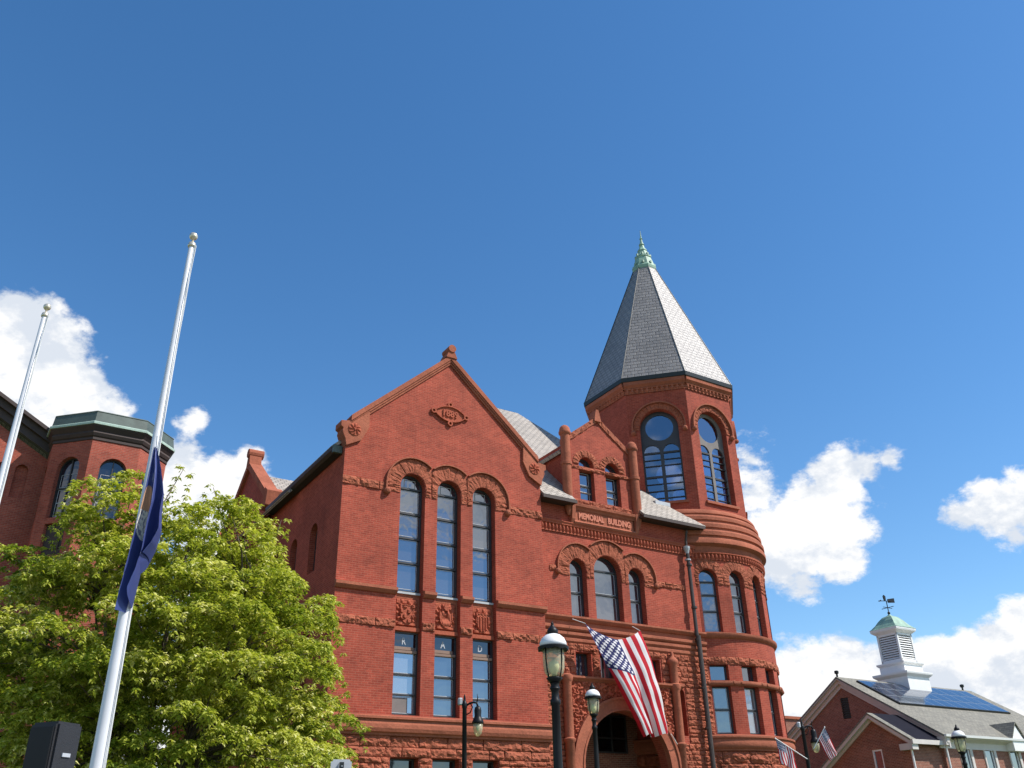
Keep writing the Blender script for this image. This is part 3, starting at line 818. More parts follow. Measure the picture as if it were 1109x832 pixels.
    for s, dd in ((19.95, .10), (23.53, .10)):
        m = MB(); m.lathe([(.06, 13.25), (.13, 13.5), (.18, 13.72), (.20, 13.8), (.20, 15.40), (.235, 15.42), (.235, 15.54), (.20, 15.56), (.20, 16.76), (.25, 16.80), (.265, 16.88), (.24, 16.94), (.23, 17.0), (.21, 17.08), (.15, 17.16), (.07, 17.21), (.02, 17.22)], (s, CN-dd, 0), 18)
        mark_sharp(DP(m, 'turret_shaft', ST), 50)
    m = MB()
    rz = 17.62
    m.slab([(21.74, CN+.3, rz+.1), (21.74, CN+4.0, rz+.1), (19.90, CN+2.4, 16.22), (19.90, CN+.3, 16.22)], .14)
    m.slab([(21.74, CN+.3, rz+.1), (23.58, CN+.3, 16.22), (23.58, CN+2.4, 16.22), (21.74, CN+4.0, rz+.1)], .14)
    DP(m, 'dormer_roof', SL)
    # sill course and stepped corbel bands
    m = MB()
    sweep(m, c_, [(-.01, 9.06), (.10, 9.06), (.17, 9.13), (.20, 9.17), (.20, 9.24), (-.01, 9.28)], G1, CE)
    for z, d in ((8.76, .15), (8.54, .11), (8.32, .07)): sweep(m, c_, [(-.01, z-.07), (d-.05, z-.06), (d, z+.0), (d, z+.09), (-.01, z+.15)], G1, CE)
    m.prism(c_, rectpts(G1, CE, 8.30, 9.08), -.01, .035)
    P(m, 'corbel_bands', ST)
    # rock faced walling round the entrance
    m = MB()
    def bl(z0, z1):
        o = []; zm = (z0+z1)/2
        if z1 > 7.06 and z0 < 7.98: o += [(c-w/2-.06, c+w/2+.06) for c, w in SQW]
        if z1 > 5.15 and z0 < 6.97: o += [(24.80, 25.24)]
        r2 = ARO**2-max(0, z0-AZ)**2
        if r2 > 0: o.append((AC-sqrt(r2)-.02, AC+sqrt(r2)+.02))
        if z1 > 4.9 and z0 < 6.95: o += [(19.62, AC), (AC, 24.38)]
        return o
    rockwall(m, c_, G1, CE, 1.0, 8.26, bl, (0.13, 0.24), (0.22, 0.6), .085)
    P(m, 'rock_faced_wall', RK)
    # portal: ring, cornice, shafts, carved spandrels
    m = MB(); n = 40; pm = fmap(CN-.10)
    for ri, ro, d0, d1 in ((ARI, ARO, -.12, .10), (ARO-.09, ARO, .08, .15), (ARI, ARI+.07, .08, .13)):
        V = []; F = []
        aa = [pi*k/n for k in range(n+1)]
        ring = [(AC+ri*cos(a), AZ+ri*sin(a), AC+ro*cos(a), AZ+ro*sin(a)) for a in aa]
        ring = [(AC+ri, .6, AC+ro, .6)]+ring+[(AC-ri, .6, AC-ro, .6)]
        for p in ring: V += [pm(p[0], p[1], d0), pm(p[0], p[1], d1), pm(p[2], p[3], d1), pm(p[2], p[3], d0)]
        for i in range(len(ring)-1):
            for j in range(3): F.append([i*4+j, i*4+j+1, (i+1)*4+j+1, (i+1)*4+j])
        m.add(V, F)
    P(m, 'entrance_arch', ST)
    m = MB()
    sweep(m, c_, [(-.01, 6.86), (.12, 6.88), (.20, 6.95), (.26, 6.98), (.26, 7.05), (-.01, 7.08)], 19.0, 25.0)
    P(m, 'portal_cornice', ST)
    m = MB()
    def fol(x, y, sd=0):
        s = 19.62+(24.38-19.62)*x; z = 4.9+1.98*y
        if (s-AC)**2+(z-AZ)**2 < (ARO-.02)**2: return -.30
        v = noise.noise(Vector((s*4.2, z*4.2, 3.1)))+.5*noise.noise(Vector((s*9, z*9, 1.7)))
        return .05+.11*abs(sin(v*5.5))
    relief(m, c_, 19.62, 24.38, 4.9, 6.88, 130, 56, fol, -.2)
    P(m, 'carved_spandrel', CARVE)
    for s, top in ((19.42, 6.9), (24.60, 7.95)):
        m = MB(); pr = [(.17, 1.0), (.17, 4.75), (.22, 4.8), (.23, 4.88), (.17, 4.92), (.165, 6.78), (.20, 6.84), (.23, 6.93), (.23, 7.04), (.17, 7.08)]
        if top > 7.5: pr += [(.165, 7.78), (.21, 7.84), (.23, 7.92), (.19, 8.0), (.10, 8.08), (.06, 8.16), (.075, 8.22), (.02, 8.32)]
        else: pr += [(.05, 7.12)]
        m.lathe(pr, (s, CN-.16, 0), 16); mark_sharp(P(m, 'portal_shaft', ST), 50)
    # porch inside
    m = MB(); y1 = CN+2.6
    xr = AC+3.0
    m.face([(AC-2.3, y1, .6), (xr, y1, .6), (xr, y1, 6.6), (AC-2.3, y1, 6.6)])
    m.face([(AC-2.3, CN+.43, .6), (AC-2.3, y1, .6), (AC-2.3, y1, 6.6), (AC-2.3, CN+.43, 6.6)]); m.face([(xr, y1, .6), (xr, CN+.43, .6), (xr, CN+.43, 6.6), (xr, y1, 6.6)])
    m.face([(AC-2.3, CN+.43, 6.6), (AC-2.3, y1, 6.6), (xr, y1, 6.6), (xr, CN+.43, 6.6)])
    P(m, 'porch', BR3)
    m = MB(); m.box((AC-1.5, y1-.12, 1.2), (AC+1.5, y1-.02, 3.9)); d = P(m, 'door', TIMBER)
    window(B, fmap(y1-.02), AC+1.40, 1.5, 4.75, 6.15, 'rect', .08, (5.3,), ((0, 4.8, 6.1),), FRAME, GLD, name='fanlight')
    m = MB()
    for k in range(6): m.box((19.6, CN-.4-.34*(6-k), 1.0+0.0*k-.3), (24.4, CN-.4-.34*(5-k)+(0 if k < 5 else 1.2), 1.0+.17*(k+1)-.85+.0))
    P(m, 'entrance_steps', CONC)
centre_bay()

def roofs():
    T = math.tan(R(44)); ez, en = 13.78, 26.85; kh = 0.478
    RN = 35.0; RZ = ez+(RN-en)*T; hx0 = 22.6
    m = MB()
    e0 = G1+.06; e1 = hx0+(RN-en)*kh
    def pl(a, b): return (a, b, ez+(b-en)*T)
    hn = RN-(23.5-hx0)/kh
    wx = 17.5
    m.slab([pl(e0, en), pl(20.0, en), pl(20.0, RN), pl(wx, RN), pl(14.35, 31.6), pl(e0, 27.9)], .10)
    m.slab([pl(20.0, en+.75), pl(23.5, en+.75), pl(23.5, hn), pl(hx0, RN), pl(20.0, RN)], .10)
    m.slab([pl(23.5, en), pl(e1+.5, en), pl(e1-.5, en+1.05), pl(23.5, hn)], .10)
    m.slab([(hx0, RN, RZ), (e1, en, ez), (e1, 40, ez), (hx0, 37, RZ)], .1)
    m.slab([(hx0, 37, RZ), (e1, 45.2, ez), (9.9, 45.2, ez), (wx, 37, RZ)], .1)
    m.face([(wx, RN, RZ), (hx0, RN, RZ), (hx0, 37, RZ), (wx, 37, RZ)])
    m.slab([(wx, 37, RZ), (9.85, 45.2, 13.8), (9.85, 31.6, 13.8), (14.3, 31.6, 18.36), (wx, RN, RZ)][::-1], .1)
    # gable bay roof running back from the street gable
    ax = GAPEX[0]; gz_ = 18.25
    m.slab([(ax, GN+.3, gz_), (ax, 33, gz_), (9.85, 33, 14.15), (9.85, GN+.3, 14.15)], .12)
    m.slab([(ax, GN+.3, gz_), (G1+.15, GN+.3, 14.55), (G1+.15, 33, 14.55), (ax, 33, gz_)], .12)
    # side cross gable roof
    m.slab([(10.4, 38.3, 17.0), (14.6, 38.3, 17.0), (14.6, 34.6, 14.05), (10.4, 34.6, 14.05)][::-1], .12)
    m.slab([(10.4, 38.3, 17.0), (14.6, 38.3, 17.0), (14.6, 42.0, 14.05), (10.4, 42.0, 14.05)], .12)
    P(m, 'roof', SL)
    # eaves: soffit boards, gutter on the flank
    for a, b in ((G1+.02, 20.05), (23.45, 26.9)):
        m = MB(); m.box((a, en-.04, ez-.16), (b, en+.02, ez-.04)); m.box((a, en+.02, ez-.14), (b, CN+.1, ez-.06)); P(m, 'eaves_board', TIMBER)
    m = MB(); sweep(m, lmap(G0), [(-.05, 14.0), (.04, 13.86), (.26, 13.92), (.36, 14.0), (.38, 14.12), (.30, 14.14), (-.05, 14.2)], -34.6, -GN-.32)
    P(m, 'gutter', DARKMET); m = MB(); sweep(m, lmap(G0), [(-.05, 14.0), (.04, 13.86), (.26, 13.92), (.36, 14.0), (.38, 14.12), (.30, 14.14), (-.05, 14.2)], -46, -42)
    P(m, 'gutter', DARKMET)
    m = MB(); m.box((G0-.36, GN+.20, 13.88), (G0-.02, GN+.32, 14.15)); P(m, 'gutter_end', COPPERD)
    # side cross gable wall
    lm = lmap(10.02); m = MB()
    wall(m, lm, [(-41.7, 4.8), (-34.9, 4.8), (-34.9, 14.6), (-38.3, 17.2), (-41.7, 14.6)], [archpts(-38.3, 1.4, 10.5, 14.0), archpts(-36.6, .8, 10.5, 13.2), archpts(-40, .8, 10.5, 13.2)], .2)
    P(m, 'side_gable', BR)
    m = MB()
    for sg in (-1, 1):
        q = [(-38.3+sg*3.65, 14.42), (-38.3, 17.2), (-38.3, 17.55), (-38.3+sg*3.65, 14.8)]
        m.prism(lm, q if sg > 0 else q[::-1], -.45, .14)
        q = [(-38.3+sg*3.1, 14.2), (-38.3+sg*3.7, 14.3), (-38.3+sg*3.8, 14.9), (-38.3+sg*3.4, 15.15)]
        m.prism(lm, q if sg > 0 else q[::-1], -.5, .2)
    m.prism(lm, [(-38.55, 17.3), (-38.05, 17.3), (-38.14, 17.85), (-38.46, 17.85)], -.4, .15)
    n = 12; m.add([(9.82+q*.7, 38.3+.22*cos(2*pi*k/n), 17.95+.22*sin(2*pi*k/n)) for q in (0, 1) for k in range(n)], [list(range(n)), list(range(2*n-1, n-1, -1))]+[[k, n+k, n+(k+1) % n, (k+1) % n] for k in range(n)])
    P(m, 'side_coping', ST)
    for x in (29.5, 31.6, 33.7): window(B, lmap(G0), -x, .75, 10.2, 12.0, 'arch', -.22, (11.1,), (), FRAME, GLD)
    for x in (36.6, 40.0): window(B, lm, -x, .8, 10.5, 13.2, 'arch', -.14, (11.8,), (), FRAME, GLD)
    window(B, lm, -38.3, 1.4, 10.5, 14.0, 'arch', -.14, (12,), (), FRAME, GLD)
    # downpipe
    m = MB(); m.tube([(26.02, CN-.32, 13.5), (26.02, CN-.22, 13.1), (26.02, CN-.20, 12.7)], .05, 8); m.tube([(26.02, CN-.22, 9.05), (26.02, CN-.22, 12.5)], .08, 10); m.tube([(26.04, CN-.27, .9), (26.04, CN-.27, 9.05)], .10, 10)
    for z in (12.0, 10.2, 8.9, 7.0, 5.5, 3.5): m.lathe([(.125, z-.04), (.125, z+.04)], (26.03, CN-.24, 0), 10)
    P(m, 'downpipe', PIPE)
    m = MB(); m.lathe([(.06, 12.45), (.10, 12.6), (.14, 12.72), (.15, 12.8), (.11, 12.82)], (26.02, CN-.2, 0), 10); m.lathe([(.13, 12.2), (.13, 12.26)], (26.02, CN-.2, 0), 8)
    P(m, 'hopper', GREY)
roofs()

def tower():
    cm = cmap(TC, TR); m = MB(); az = [R(x) for x in (-24, -3, 18, 39, 60, 81)]
    hw = 0.40
    L0, L1 = R(-100)*TR, R(190)*TR
    holes = []
    for a in az:
        holes += [archpts(a*TR, .80, 9.30, 11.97), rectpts(a*TR-.40, a*TR+.40, 7.36, 7.98), rectpts(a*TR-.40, a*TR+.40, 5.32, 7.14)]
    wall(m, cm, [(L0, 0), (L1, 0), (L1, 13.2), (L0, 13.2)], holes, .36, R(3)*TR)
    P(m, 'tower_wall', BR)
    for i, a in enumerate(az):
        tm = tmap(TC, TR*cos(.40/TR)-.22, a)
        window(B, tm, 0, .80, 9.30, 11.97, 'arch', 0, (10.18, 10.88, 11.45), (), FRAME, GL, .045, .03, lite=[(9.38, 10.12), (10.24, 10.83), (10.94, 11.40)], blind=(9.4, 9.4+.35+.25*(i % 2)))
        window(B, tm, 0, .80, 7.36, 7.98, 'rect', 0, (), (), FRAME, GL, .045)
        window(B, tm, 0, .80, 5.34, 7.14, 'rect', 0, (6.25,), (), FRAME, GLP if i in (1,) else GL, .045, .03, lite=[(5.40, 6.2), (6.3, 7.08)])
    for i, a in enumerate(az):
        m = MB(); lo, hi = (a-R(10.4))*TR, (a+R(10.4))*TR
        voussoirs(m, cm, a*TR, 11.57, .41, .86, 9, .06, lo, hi, legs=.30)
        P(m, 'arch_stones', RK)
    m = MB(); x = L0
    while x < L1: rockblock(m, cm, x, x+.55, 7.99, 8.30, .09); x += .55
    P(m, 'rock_faced_course', RK)
    m = MB()
    x = L0
    def bl(z0, z1): return []
    rockwall(m, cm, R(-95)*TR, L1, 4.24, 4.68, None, (.44, .45), (.8, 1.4), .16)
    rockwall(m, cm, R(-95)*TR, L1, 3.8, 4.24, None, (.44, .45), (.7, 1.3), .16)
    rockwall(m, cm, R(-95)*TR, L1, 1.0, 3.8, None, (.38, .45), (.7, 1.3), .14)
    # rock faced quoins where the tower meets the front
    z = 1.0
    while z < 8.2:
        hgt = random.uniform(.16, .24); rockblock(m, c_, 26.14, 26.62, z, z+hgt, .10); z += hgt
    P(m, 'rock_faced_base', RK)
    m = MB(); sw = lambda pr: sweep(m, cm, pr, L0, L1, .12)
    sw(TABLE)
    sw([(-.01, 7.15), (.06, 7.15), (.11, 7.20), (.12, 7.26), (.10, 7.33), (-.01, 7.35)])
    sw([(-.01, 9.02), (.05, 9.04), (.11, 9.12), (.14, 9.17), (.14, 9.25), (-.01, 9.29)])
    for a in az:
        for sg in (-1, 1): boss(m, cm, (a+sg*R(8.0))*TR, 7.26, .10, .16)
    mark_sharp(P(m, 'tower_mouldings', ST), 40)
    m = MB(); relief(m, cm, L0, L1, 12.36, 12.68, 880, 8, eggs(110)); P(m, 'egg_moulding', CARVE)
    # stepped corbel rings up to the octagon
    m = MB()
    rings = [(TR, 12.6), (TR+.04, 12.72), (TR+.05, 12.95), (4.04, 13.02), (4.12, 13.06), (4.12, 13.22), (4.08, 13.30), (4.02, 13.33), (4.02, 13.40), (4.10, 13.43), (4.10, 13.60), (4.05, 13.68), (3.97, 13.71), (3.97, 13.78), (4.03, 13.81), (4.03, 13.97), (3.98, 14.05), (3.90, 14.08), (3.90, 14.15), (3.95, 14.18), (3.95, 14.32), (3.90, 14.40), (3.82, 14.43), (3.82, 14.48), (3.86, 14.50), (3.84, 14.62), (3.78, 14.70), (3.3, 14.74)]
    m.lathe(rings, (TC[0], TC[1], 0), 96); mark_sharp(P(m, 'corbel_rings', ST), 30)
    # octagonal belfry
    ap = 3.455; hs = ap*math.tan(R(22.5)); m = MB()
    oh = []
    for k in range(8):
        a = R(45*k-45); tm = tmap(TC, ap, a)
        wall(m, tm, [(-hs, 14.5), (hs, 14.5), (hs, 21.4), (-hs, 21.4)], [archpts(0.0, 1.80, 15.22, 19.86, 20)] if k != 7 else [], .42)
        if k in (0, 1): oh.append(tm)
    bel = P(m, 'belfry_wall', BR)
    for k in range(8):
        m = MB(); m2 = MB(); m3 = MB()
        a = R(45*k-45); tm = tmap(TC, ap, a)
        if k == 7:
            relief(m3, tm, -hs, hs, 20.78, 21.05, 60, 7, eggs(12)); sweep(m3, tm, [(-.01, 21.05), (.10, 21.07), (.14, 21.12), (.22, 21.2), (.22, 21.4), (-.01, 21.4)], -hs-.04, hs+.04); P(m3, 'belfry_cornice', ST); continue
        voussoirs(m, tm, 0, 18.96, .91, 1.20, 17, .05, legs=.12); hood(m2, tm, 0, 18.96, 1.21, w=.06, d=.13)
        for sg in (-1, 1): m2.prism(tm, rectpts(sg*1.24-.04, sg*1.24+.04, 18.72, 18.96), -.01, .13); boss(m2, tm, sg*1.20, 18.72, .13, .2)
        m3.prism(tm, rectpts(-1.0, 1.0, 15.08, 15.20), -.01, .10); P(m3, 'belfry_sill', ST); m3 = MB()
        relief(m3, tm, -hs, hs, 20.78, 21.05, 60, 7, eggs(12)); sweep(m3, tm, [(-.01, 21.05), (.10, 21.07), (.14, 21.12), (.22, 21.2), (.22, 21.4), (-.01, 21.4)], -hs-.04, hs+.04)
        P(m, 'belfry_arch_stones', RK); P(m2, 'hood_mould', ST); P(m3, 'belfry_cornice', ST)
    for k in range(8):
        if k == 7: continue
        a = R(45*k-45); tm = tmap(TC, ap-.30, a); fm = PLATE if k == 1 else FRAME
        f = MB(); w2 = .90
        # plate tracery: a roundel over two arched lights
        rz = 18.92; outer = archpts(0, 1.82, 15.22, 19.87, 24)
        hl = [archpts(s*.45, .74, 15.30, 18.16, 12) for s in (-1, 1)] + [[(.66*cos(2*pi*q/28), rz+.10+.66*sin(2*pi*q/28)) for q in range(28)]]
        wall(f, tm, outer, hl, .07)
        wo = f.build('window', fm, bel, off=OFF)
        for s in (-1, 1):
            f = MB()
            for z, t in ((15.85, .02), (16.55, .045), (17.1, .02), (17.75, .04), (15.5, .015), (16.2, .015), (17.4, .015)): f.prism(tm, rectpts(s*.45-.37, s*.45+.37, z-t, z+t), -.06, .012)
            f.build('glazing_bars', FRAME, wo, off=OFF)
        f = MB(); f.add([tm(*q, -.05) for q in inset('arch', 0, 1.8, 15.24, 19.85, .02)], [list(range(len(inset('arch', 0, 1.8, 15.24, 19.85, .02))))]); f.build('pane', BGL, wo, off=OFF)
    # inside of the belfry: floor and a timber bell frame ceiling
    m = MB()
    m.lathe([(3.0, 14.75), (3.0, 14.85)], (TC[0], TC[1], 0), 8, R(22.5)-YAW*0); m.lathe([(3.0, 20.3), (3.0, 20.45)], (TC[0], TC[1], 0), 8, R(22.5))
    P(m, 'belfry_floor', TIMBER)
    m = MB(); RO = 4.0; oz = 21.54; ph = R(22.5)
    def oct_(r, z): return [(TC[0]+r*cos(ph+k*pi/4), TC[1]+r*sin(ph+k*pi/4), z) for k in range(8)]
    a_, b_, t_ = oct_(RO, oz+.02), oct_(.62, 30.15), None
    for k in range(8): m.slab([a_[k], a_[(k+1) % 8], b_[(k+1) % 8], b_[k]], .05)
    sp = P(m, 'spire', SPIRE)
    m = MB(); pr = [(3.5, 21.38), (3.95, 21.36), (4.02, 21.40), (4.04, 21.60), (3.96, 21.62)]
    m.lathe(pr, (TC[0], TC[1], 0), 8, ph); m.build('eaves_gutter', DARKMET, sp, off=OFF)
    m = MB()
    for k in range(8): m.tube([Vector(a_[k])+Vector((0, 0, .03)), Vector(b_[k])+Vector((0, 0, .03))], .02, 6)
    m.build('hip_roll', DARKMET, sp, off=OFF)
    m = MB()
    m.lathe([(.66, 29.95), (.70, 30.05), (.72, 30.2), (.62, 30.35), (.56, 30.6), (.46, 30.9), (.50, 30.95), (.46, 31.02), (.34, 31.2), (.27, 31.45), (.30, 31.48), (.26, 31.55), (.17, 31.7), (.13, 31.9), (.17, 31.94), (.13, 32.0), (.08, 32.15), (.06, 32.35), (.10, 32.38), (.05, 32.44), (.03, 32.7), (.012, 33.0)], (TC[0], TC[1], 0), 8, ph)
    for k in range(8):
        for r_, z_ in ((.58, 30.42), (.40, 31.1)):
            a = ph+pi/8+k*pi/4; m.box((TC[0]+r_*cos(a)-.05, TC[1]+r_*sin(a)-.05, z_-.05), (TC[0]+r_*cos(a)+.05, TC[1]+r_*sin(a)+.05, z_+.09))
    m.build('finial', COPPER, sp, off=OFF)
    m = MB(); m.box((TC[0]-3.35, TC[1]-2.7, 14.7), (TC[0]-2.5, TC[1]-2.0, 15.05)); P(m, 'flashing', GREY)
tower()

# ------------------------------------------------------------------ brick building with the octagonal bay (left)
OFF = (4.2, 40.41, 0.0)
def octagon_building():
    global OFF
    A = tag(empty('church_building', wpt(OFF[0], OFF[1], 0), YAW), 'dark brick building at the left with an eight sided bay under a green copper cornice', 'building')
    C = (4.2, 40.41); ap = 2.51*cos(R(22.5)); hs = ap*math.tan(R(22.5)); m = MB()
    wz0, wz1, ww = 13.80, 16.45, 1.06
    for k in range(8):
        tm = tmap(C, ap, R(45*k-90))
        a = 45*k-90
        holes = [archpts(.05, ww, wz0, wz1)] if a in (-45, 0, 45, -90) else []
        if a == -45: holes.append(rectpts(-.45, .55, 12.2, 13.55))
        wall(m, tm, [(-hs, 0), (hs, 0), (hs, 17.5), (-hs, 17.5)], holes, .30)
    m.build('bay_wall', BR2, A, off=OFF)
    for a in (-45, 0, 45):
        tm = tmap(C, ap, R(a))
        window(A, tm, .05, ww, wz0, wz1, 'arch', -.2, (15.12,), ((.05-.05, 13.85, 16.4),), FRAME, GLM, .05, .03, lite=[(13.9, 14.5), (14.5, 15.07), (15.17, 15.75)])
    m = MB()
    tm = tmap(C, ap, R(-45)); m.prism(tm, rectpts(-.45, .55, 12.2, 13.55), -.3, -.16); m.prism(tm, rectpts(-.2, .3, 12.5, 13.25), -.16, -.12)
    m.build('blind_panel', TIMBER, A, off=OFF)
    m = MB()
    for a in (0, 45): m.prism(tmap(C, ap, R(a)), rectpts(-.60, .70, 13.62, 13.80), -.1, .05)
    m.build('window_sill', ST, A, off=OFF)
    m = MB(); ph = R(22.5)
    m.lathe([(2.50, 17.12), (2.55, 17.15), (2.55, 17.24), (2.52, 17.27), (2.58, 17.32), (2.64, 17.44), (2.62, 17.50), (2.60, 17.53), (2.74, 17.72), (2.74, 17.76), (2.2, 17.8)], (*C, 0), 8, ph); m.build('dark_cornice', TIMBER, A, off=OFF)
    m = MB(); m.lathe([(2.60, 17.765), (2.80, 17.77), (2.81, 17.86), (2.78, 17.89), (2.6, 17.90)], (*C, 0), 8, ph); m.build('copper_gutter', MINT, A, off=OFF)
    m = MB(); m.lathe([(2.74, 17.895), (2.66, 18.36), (2.68, 18.38), (2.66, 18.42), (.3, 18.9)], (*C, 0), 8, ph); m.build('copper_parapet', COPPERD, A, off=OFF)
    # gabled wing to the left
    w = fmap(40.75); m = MB()
    wall(m, w, [(-14, 0), (2.4, 0), (2.4, 16.6), (-5.8, 21.3), (-14, 16.6)], [archpts(x, .5, 15.0, 16.5) for x in (.3, 1.0)] + [archpts(x, 1.1, 7.0, 10.5) for x in (-1, -3, -5, -7, -9)], .25)
    m.face([(-14, 40.75, 0), (-14, 40.75, 16.6), (-14, 62, 16.6), (-14, 62, 0)]); m.face([(2.4, 40.75, 0), (2.4, 62, 0), (2.4, 62, 16.6), (2.4, 40.75, 16.6)])
    for x in (.3, 1.0): m.prism(w, archpts(x, .5, 15.0, 16.5), -.26, -.2)
    m.build('wall', BR2, A, off=OFF)
    for x in (-1, -3, -5, -7, -9): window(A, w, x, 1.1, 7.0, 10.5, 'arch', -.2, (8.6,), (), FRAME, GLD)
    m = MB()
    for sg in (-1, 1):
        for t0, t1, d in ((-.15, .22, .22), (.22, .55, .40), (.55, .72, .62)):
            q = [(-5.8+sg*8.4, 16.85+t0), (-5.8, 21.65+t0), (-5.8, 21.65+t1), (-5.8+sg*8.4, 16.85+t1)]
            m.prism(w, q if sg > 0 else q[::-1], -.1, d)
    m.build('raking_cornice', TIMBER, A, off=OFF)
    m = MB(); m.slab([(-5.8, 40.2, 22.36), (-5.8, 62, 22.36), (-14.4, 62, 17.44), (-14.4, 40.2, 17.44)], .12); m.slab([(-5.8, 40.2, 22.36), (2.8, 40.2, 17.44), (2.8, 62, 17.44), (-5.8, 62, 22.36)], .12)
    m.build('roof', SL, A, off=OFF)
octagon_building()

# ------------------------------------------------------------------ low brick building with solar panels (right)
OFF = (52.0, 36.1, 0.0)
def right_building():
    A = tag(empty('brick_building', wpt(OFF[0], OFF[1], 0), YAW), 'low brick building with white trimmed gables, white cupola and blue solar panels on its roof', 'building')
    def Pb(mb, name, mat, par=None): return mb.build(name, mat, par or A, off=OFF)
    U0 = 45.38; NA = 36.12; ZA = 10.09; NE = 29.95; sl_ = .62; u0w = 45.75; u1 = 58.4
    lm = lmap(u0w); nL = 2*NA-30.4
    m = MB()
    wall(m, lm, [(-nL, 0), (-30.4, 0), (-30.4, ZA-.35-sl_*(NA-30.4)), (-NA, ZA-.35), (-nL, ZA-.35-sl_*(nL-NA))], [rectpts(-36.4, -35.83, 7.75, 8.92)], .15)
    f = fmap(30.4); wc = [47.55, 49.72, 52.08, 54.3, 56.4]
    wall(m, f, [(u0w, 0), (u1, 0), (u1, 6.3), (u0w, 6.3)], [rectpts(c-.42, c+.42, 3.2, 5.86) for c in wc], .14)
    m.face([(u1, 30.4, 0), (u1, nL, 0), (u1, nL, 6.2), (u1, NA, ZA-.35), (u1, 30.4, 6.2)])
    Pb(m, 'wall', BR3)
    m = MB()
    m.prism(lm, rectpts(-36.4, -35.83, 7.75, 8.92), -.14, -.10)
    for k in range(9): m.prism(lm, rectpts(-36.38, -35.85, 7.80+k*.125, 7.86+k*.125), -.10, -.03)
    Pb(m, 'gable_vent', DARKMET)
    m = MB()
    m.slab([(U0, NE, ZA-sl_*(NA-NE)), (u1+.4, NE, ZA-sl_*(NA-NE)), (u1+.4, NA, ZA), (U0, NA, ZA)], .10)
    m.slab([(U0, NA, ZA), (u1+.4, NA, ZA), (u1+.4, 2*NA-NE, ZA-sl_*(NA-NE)), (U0, 2*NA-NE, ZA-sl_*(NA-NE))], .10)
    Pb(m, 'roof', ASPH)
    m = MB(); zE = ZA-sl_*(NA-NE)
    for sg in (-1, 1):
        for t0, t1, d0, d1 in ((-.62, -.36, -.02, .08), (-.38, -.13, -.02, .22), (-.16, -.10, .0, .36)):
            e = -NA+sg*(NA-NE); q = [(e, zE+t0), (-NA, ZA+t0), (-NA, ZA+t1), (e, zE+t1)]
            m.prism(lm, q if sg > 0 else q[::-1], d0, d1)
    sweep(m, f, [(-.02, zE-.62), (.06, zE-.62), (.06, zE-.30), (.16, zE-.24), (.40, zE-.16), (.44, zE-.03), (-.02, zE-.08)], U0+.05, u1+.4)
    m.prism(lm, rectpts(-31.0, -29.98, zE-.50, zE-.10), -.02, .30)
    Pb(m, 'white_trim', TRIM)
    m = MB(); sweep(m, f, [(.44, zE-.10), (.56, zE-.10), (.58, zE+.02), (.44, zE+.02)], U0, u1+.4); Pb(m, 'gutter', WHITE)
    for c in wc:
        wo = window(A, f, c, .84, 3.2, 5.86, 'rect', -.03, (4.55,), (), WHITE, GL, .09, .035)
        m = MB(); m.prism(f, rectpts(c+.42, c+.62, 3.2, 5.86), -.02, .05); m.prism(f, rectpts(c-.52, c-.42, 3.2, 5.86), -.02, .05); m.prism(f, rectpts(c-.55, c+.65, 3.05, 3.2), -.02, .1); Pb(m, 'casing', TRIM, wo)
    m = MB(); c = 52.08
    m.prism(f, rectpts(c-.62, c+.62, zE-.62, zE-.1), .02, .50); m.prism(f, [(c-.60, zE-.1), (c+.60, zE-.1), (c, zE+.72)], -.9, .48)
    Pb(m, 'pediment', WHITE)
    m = MB()
    m.slab([(c-.72, 29.85, zE-.08), (c, 29.85, zE+.86), (c, 31.6, zE+.86), (c-.72, 30.2, zE-.02)][::-1], .06); m.slab([(c, 29.85, zE+.86), (c+.72, 29.85, zE-.08), (c+.72, 30.2, zE-.02), (c, 31.6, zE+.86)][::-1], .06)
    Pb(m, 'pediment_roof', ASPH)
    # projecting lower gable
    U1 = 42.9; NB = 32.58; ZB = 7.53; s2 = .655; l1 = lmap(U1+.3); e0, e1 = 30.25, 38.2
    m = MB(); wall(m, l1, [(-e1+.3, 0), (-30.6, 0), (-30.6, ZB-.3-s2*(NB-30.6)), (-NB, ZB-.3), (-e1+.3, ZB-.3-s2*(e1-.3-NB))], [rectpts(-32.93, -32.30, 3.6, 5.70)], .1)
    m.face([(U1+.3, 30.6, 0), (u0w, 30.6, 0), (u0w, 30.6, 6.0), (U1+.3, 30.6, 6.0)])
    Pb(m, 'porch_wall', BR3)
    for x0, x1, mt, nm in ((U1, 43.35, ASPH, 'porch_roof'), (43.35, u0w, DROOF, 'porch_back_roof')):  # front strip shingled, rear stretch set near-black and matte
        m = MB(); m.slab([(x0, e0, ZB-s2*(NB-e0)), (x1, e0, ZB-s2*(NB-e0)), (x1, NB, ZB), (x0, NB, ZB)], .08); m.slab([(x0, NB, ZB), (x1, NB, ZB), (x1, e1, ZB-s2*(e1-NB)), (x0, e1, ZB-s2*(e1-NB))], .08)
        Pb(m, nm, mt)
    m = MB()
    for e, sg in ((-e0, 1), (-e1, -1)):
        ze = ZB-s2*abs(-e-NB)
        for t0, t1, d1 in ((-.42, -.25, .06), (-.28, -.08, .28)):
            q = [(e, ze+t0), (-NB, ZB+t0), (-NB, ZB+t1), (e, ze+t1)]; m.prism(l1, q if sg > 0 else q[::-1], -.02, d1)
    ze = ZB-s2*(NB-e0); m.box((U1+.02, e0-.1, ze-.24), (u0w, e0+.04, ze-.02)); m.box((U1+.02, e0-.02, ze-.5), (U1+.5, 31.0, ze-.2))
    Pb(m, 'porch_trim', TRIM)
    wo = window(A, l1, -32.615, .63, 3.6, 5.70, 'rect', -.03, (4.75,), (), WHITE, GL, .09, .035)
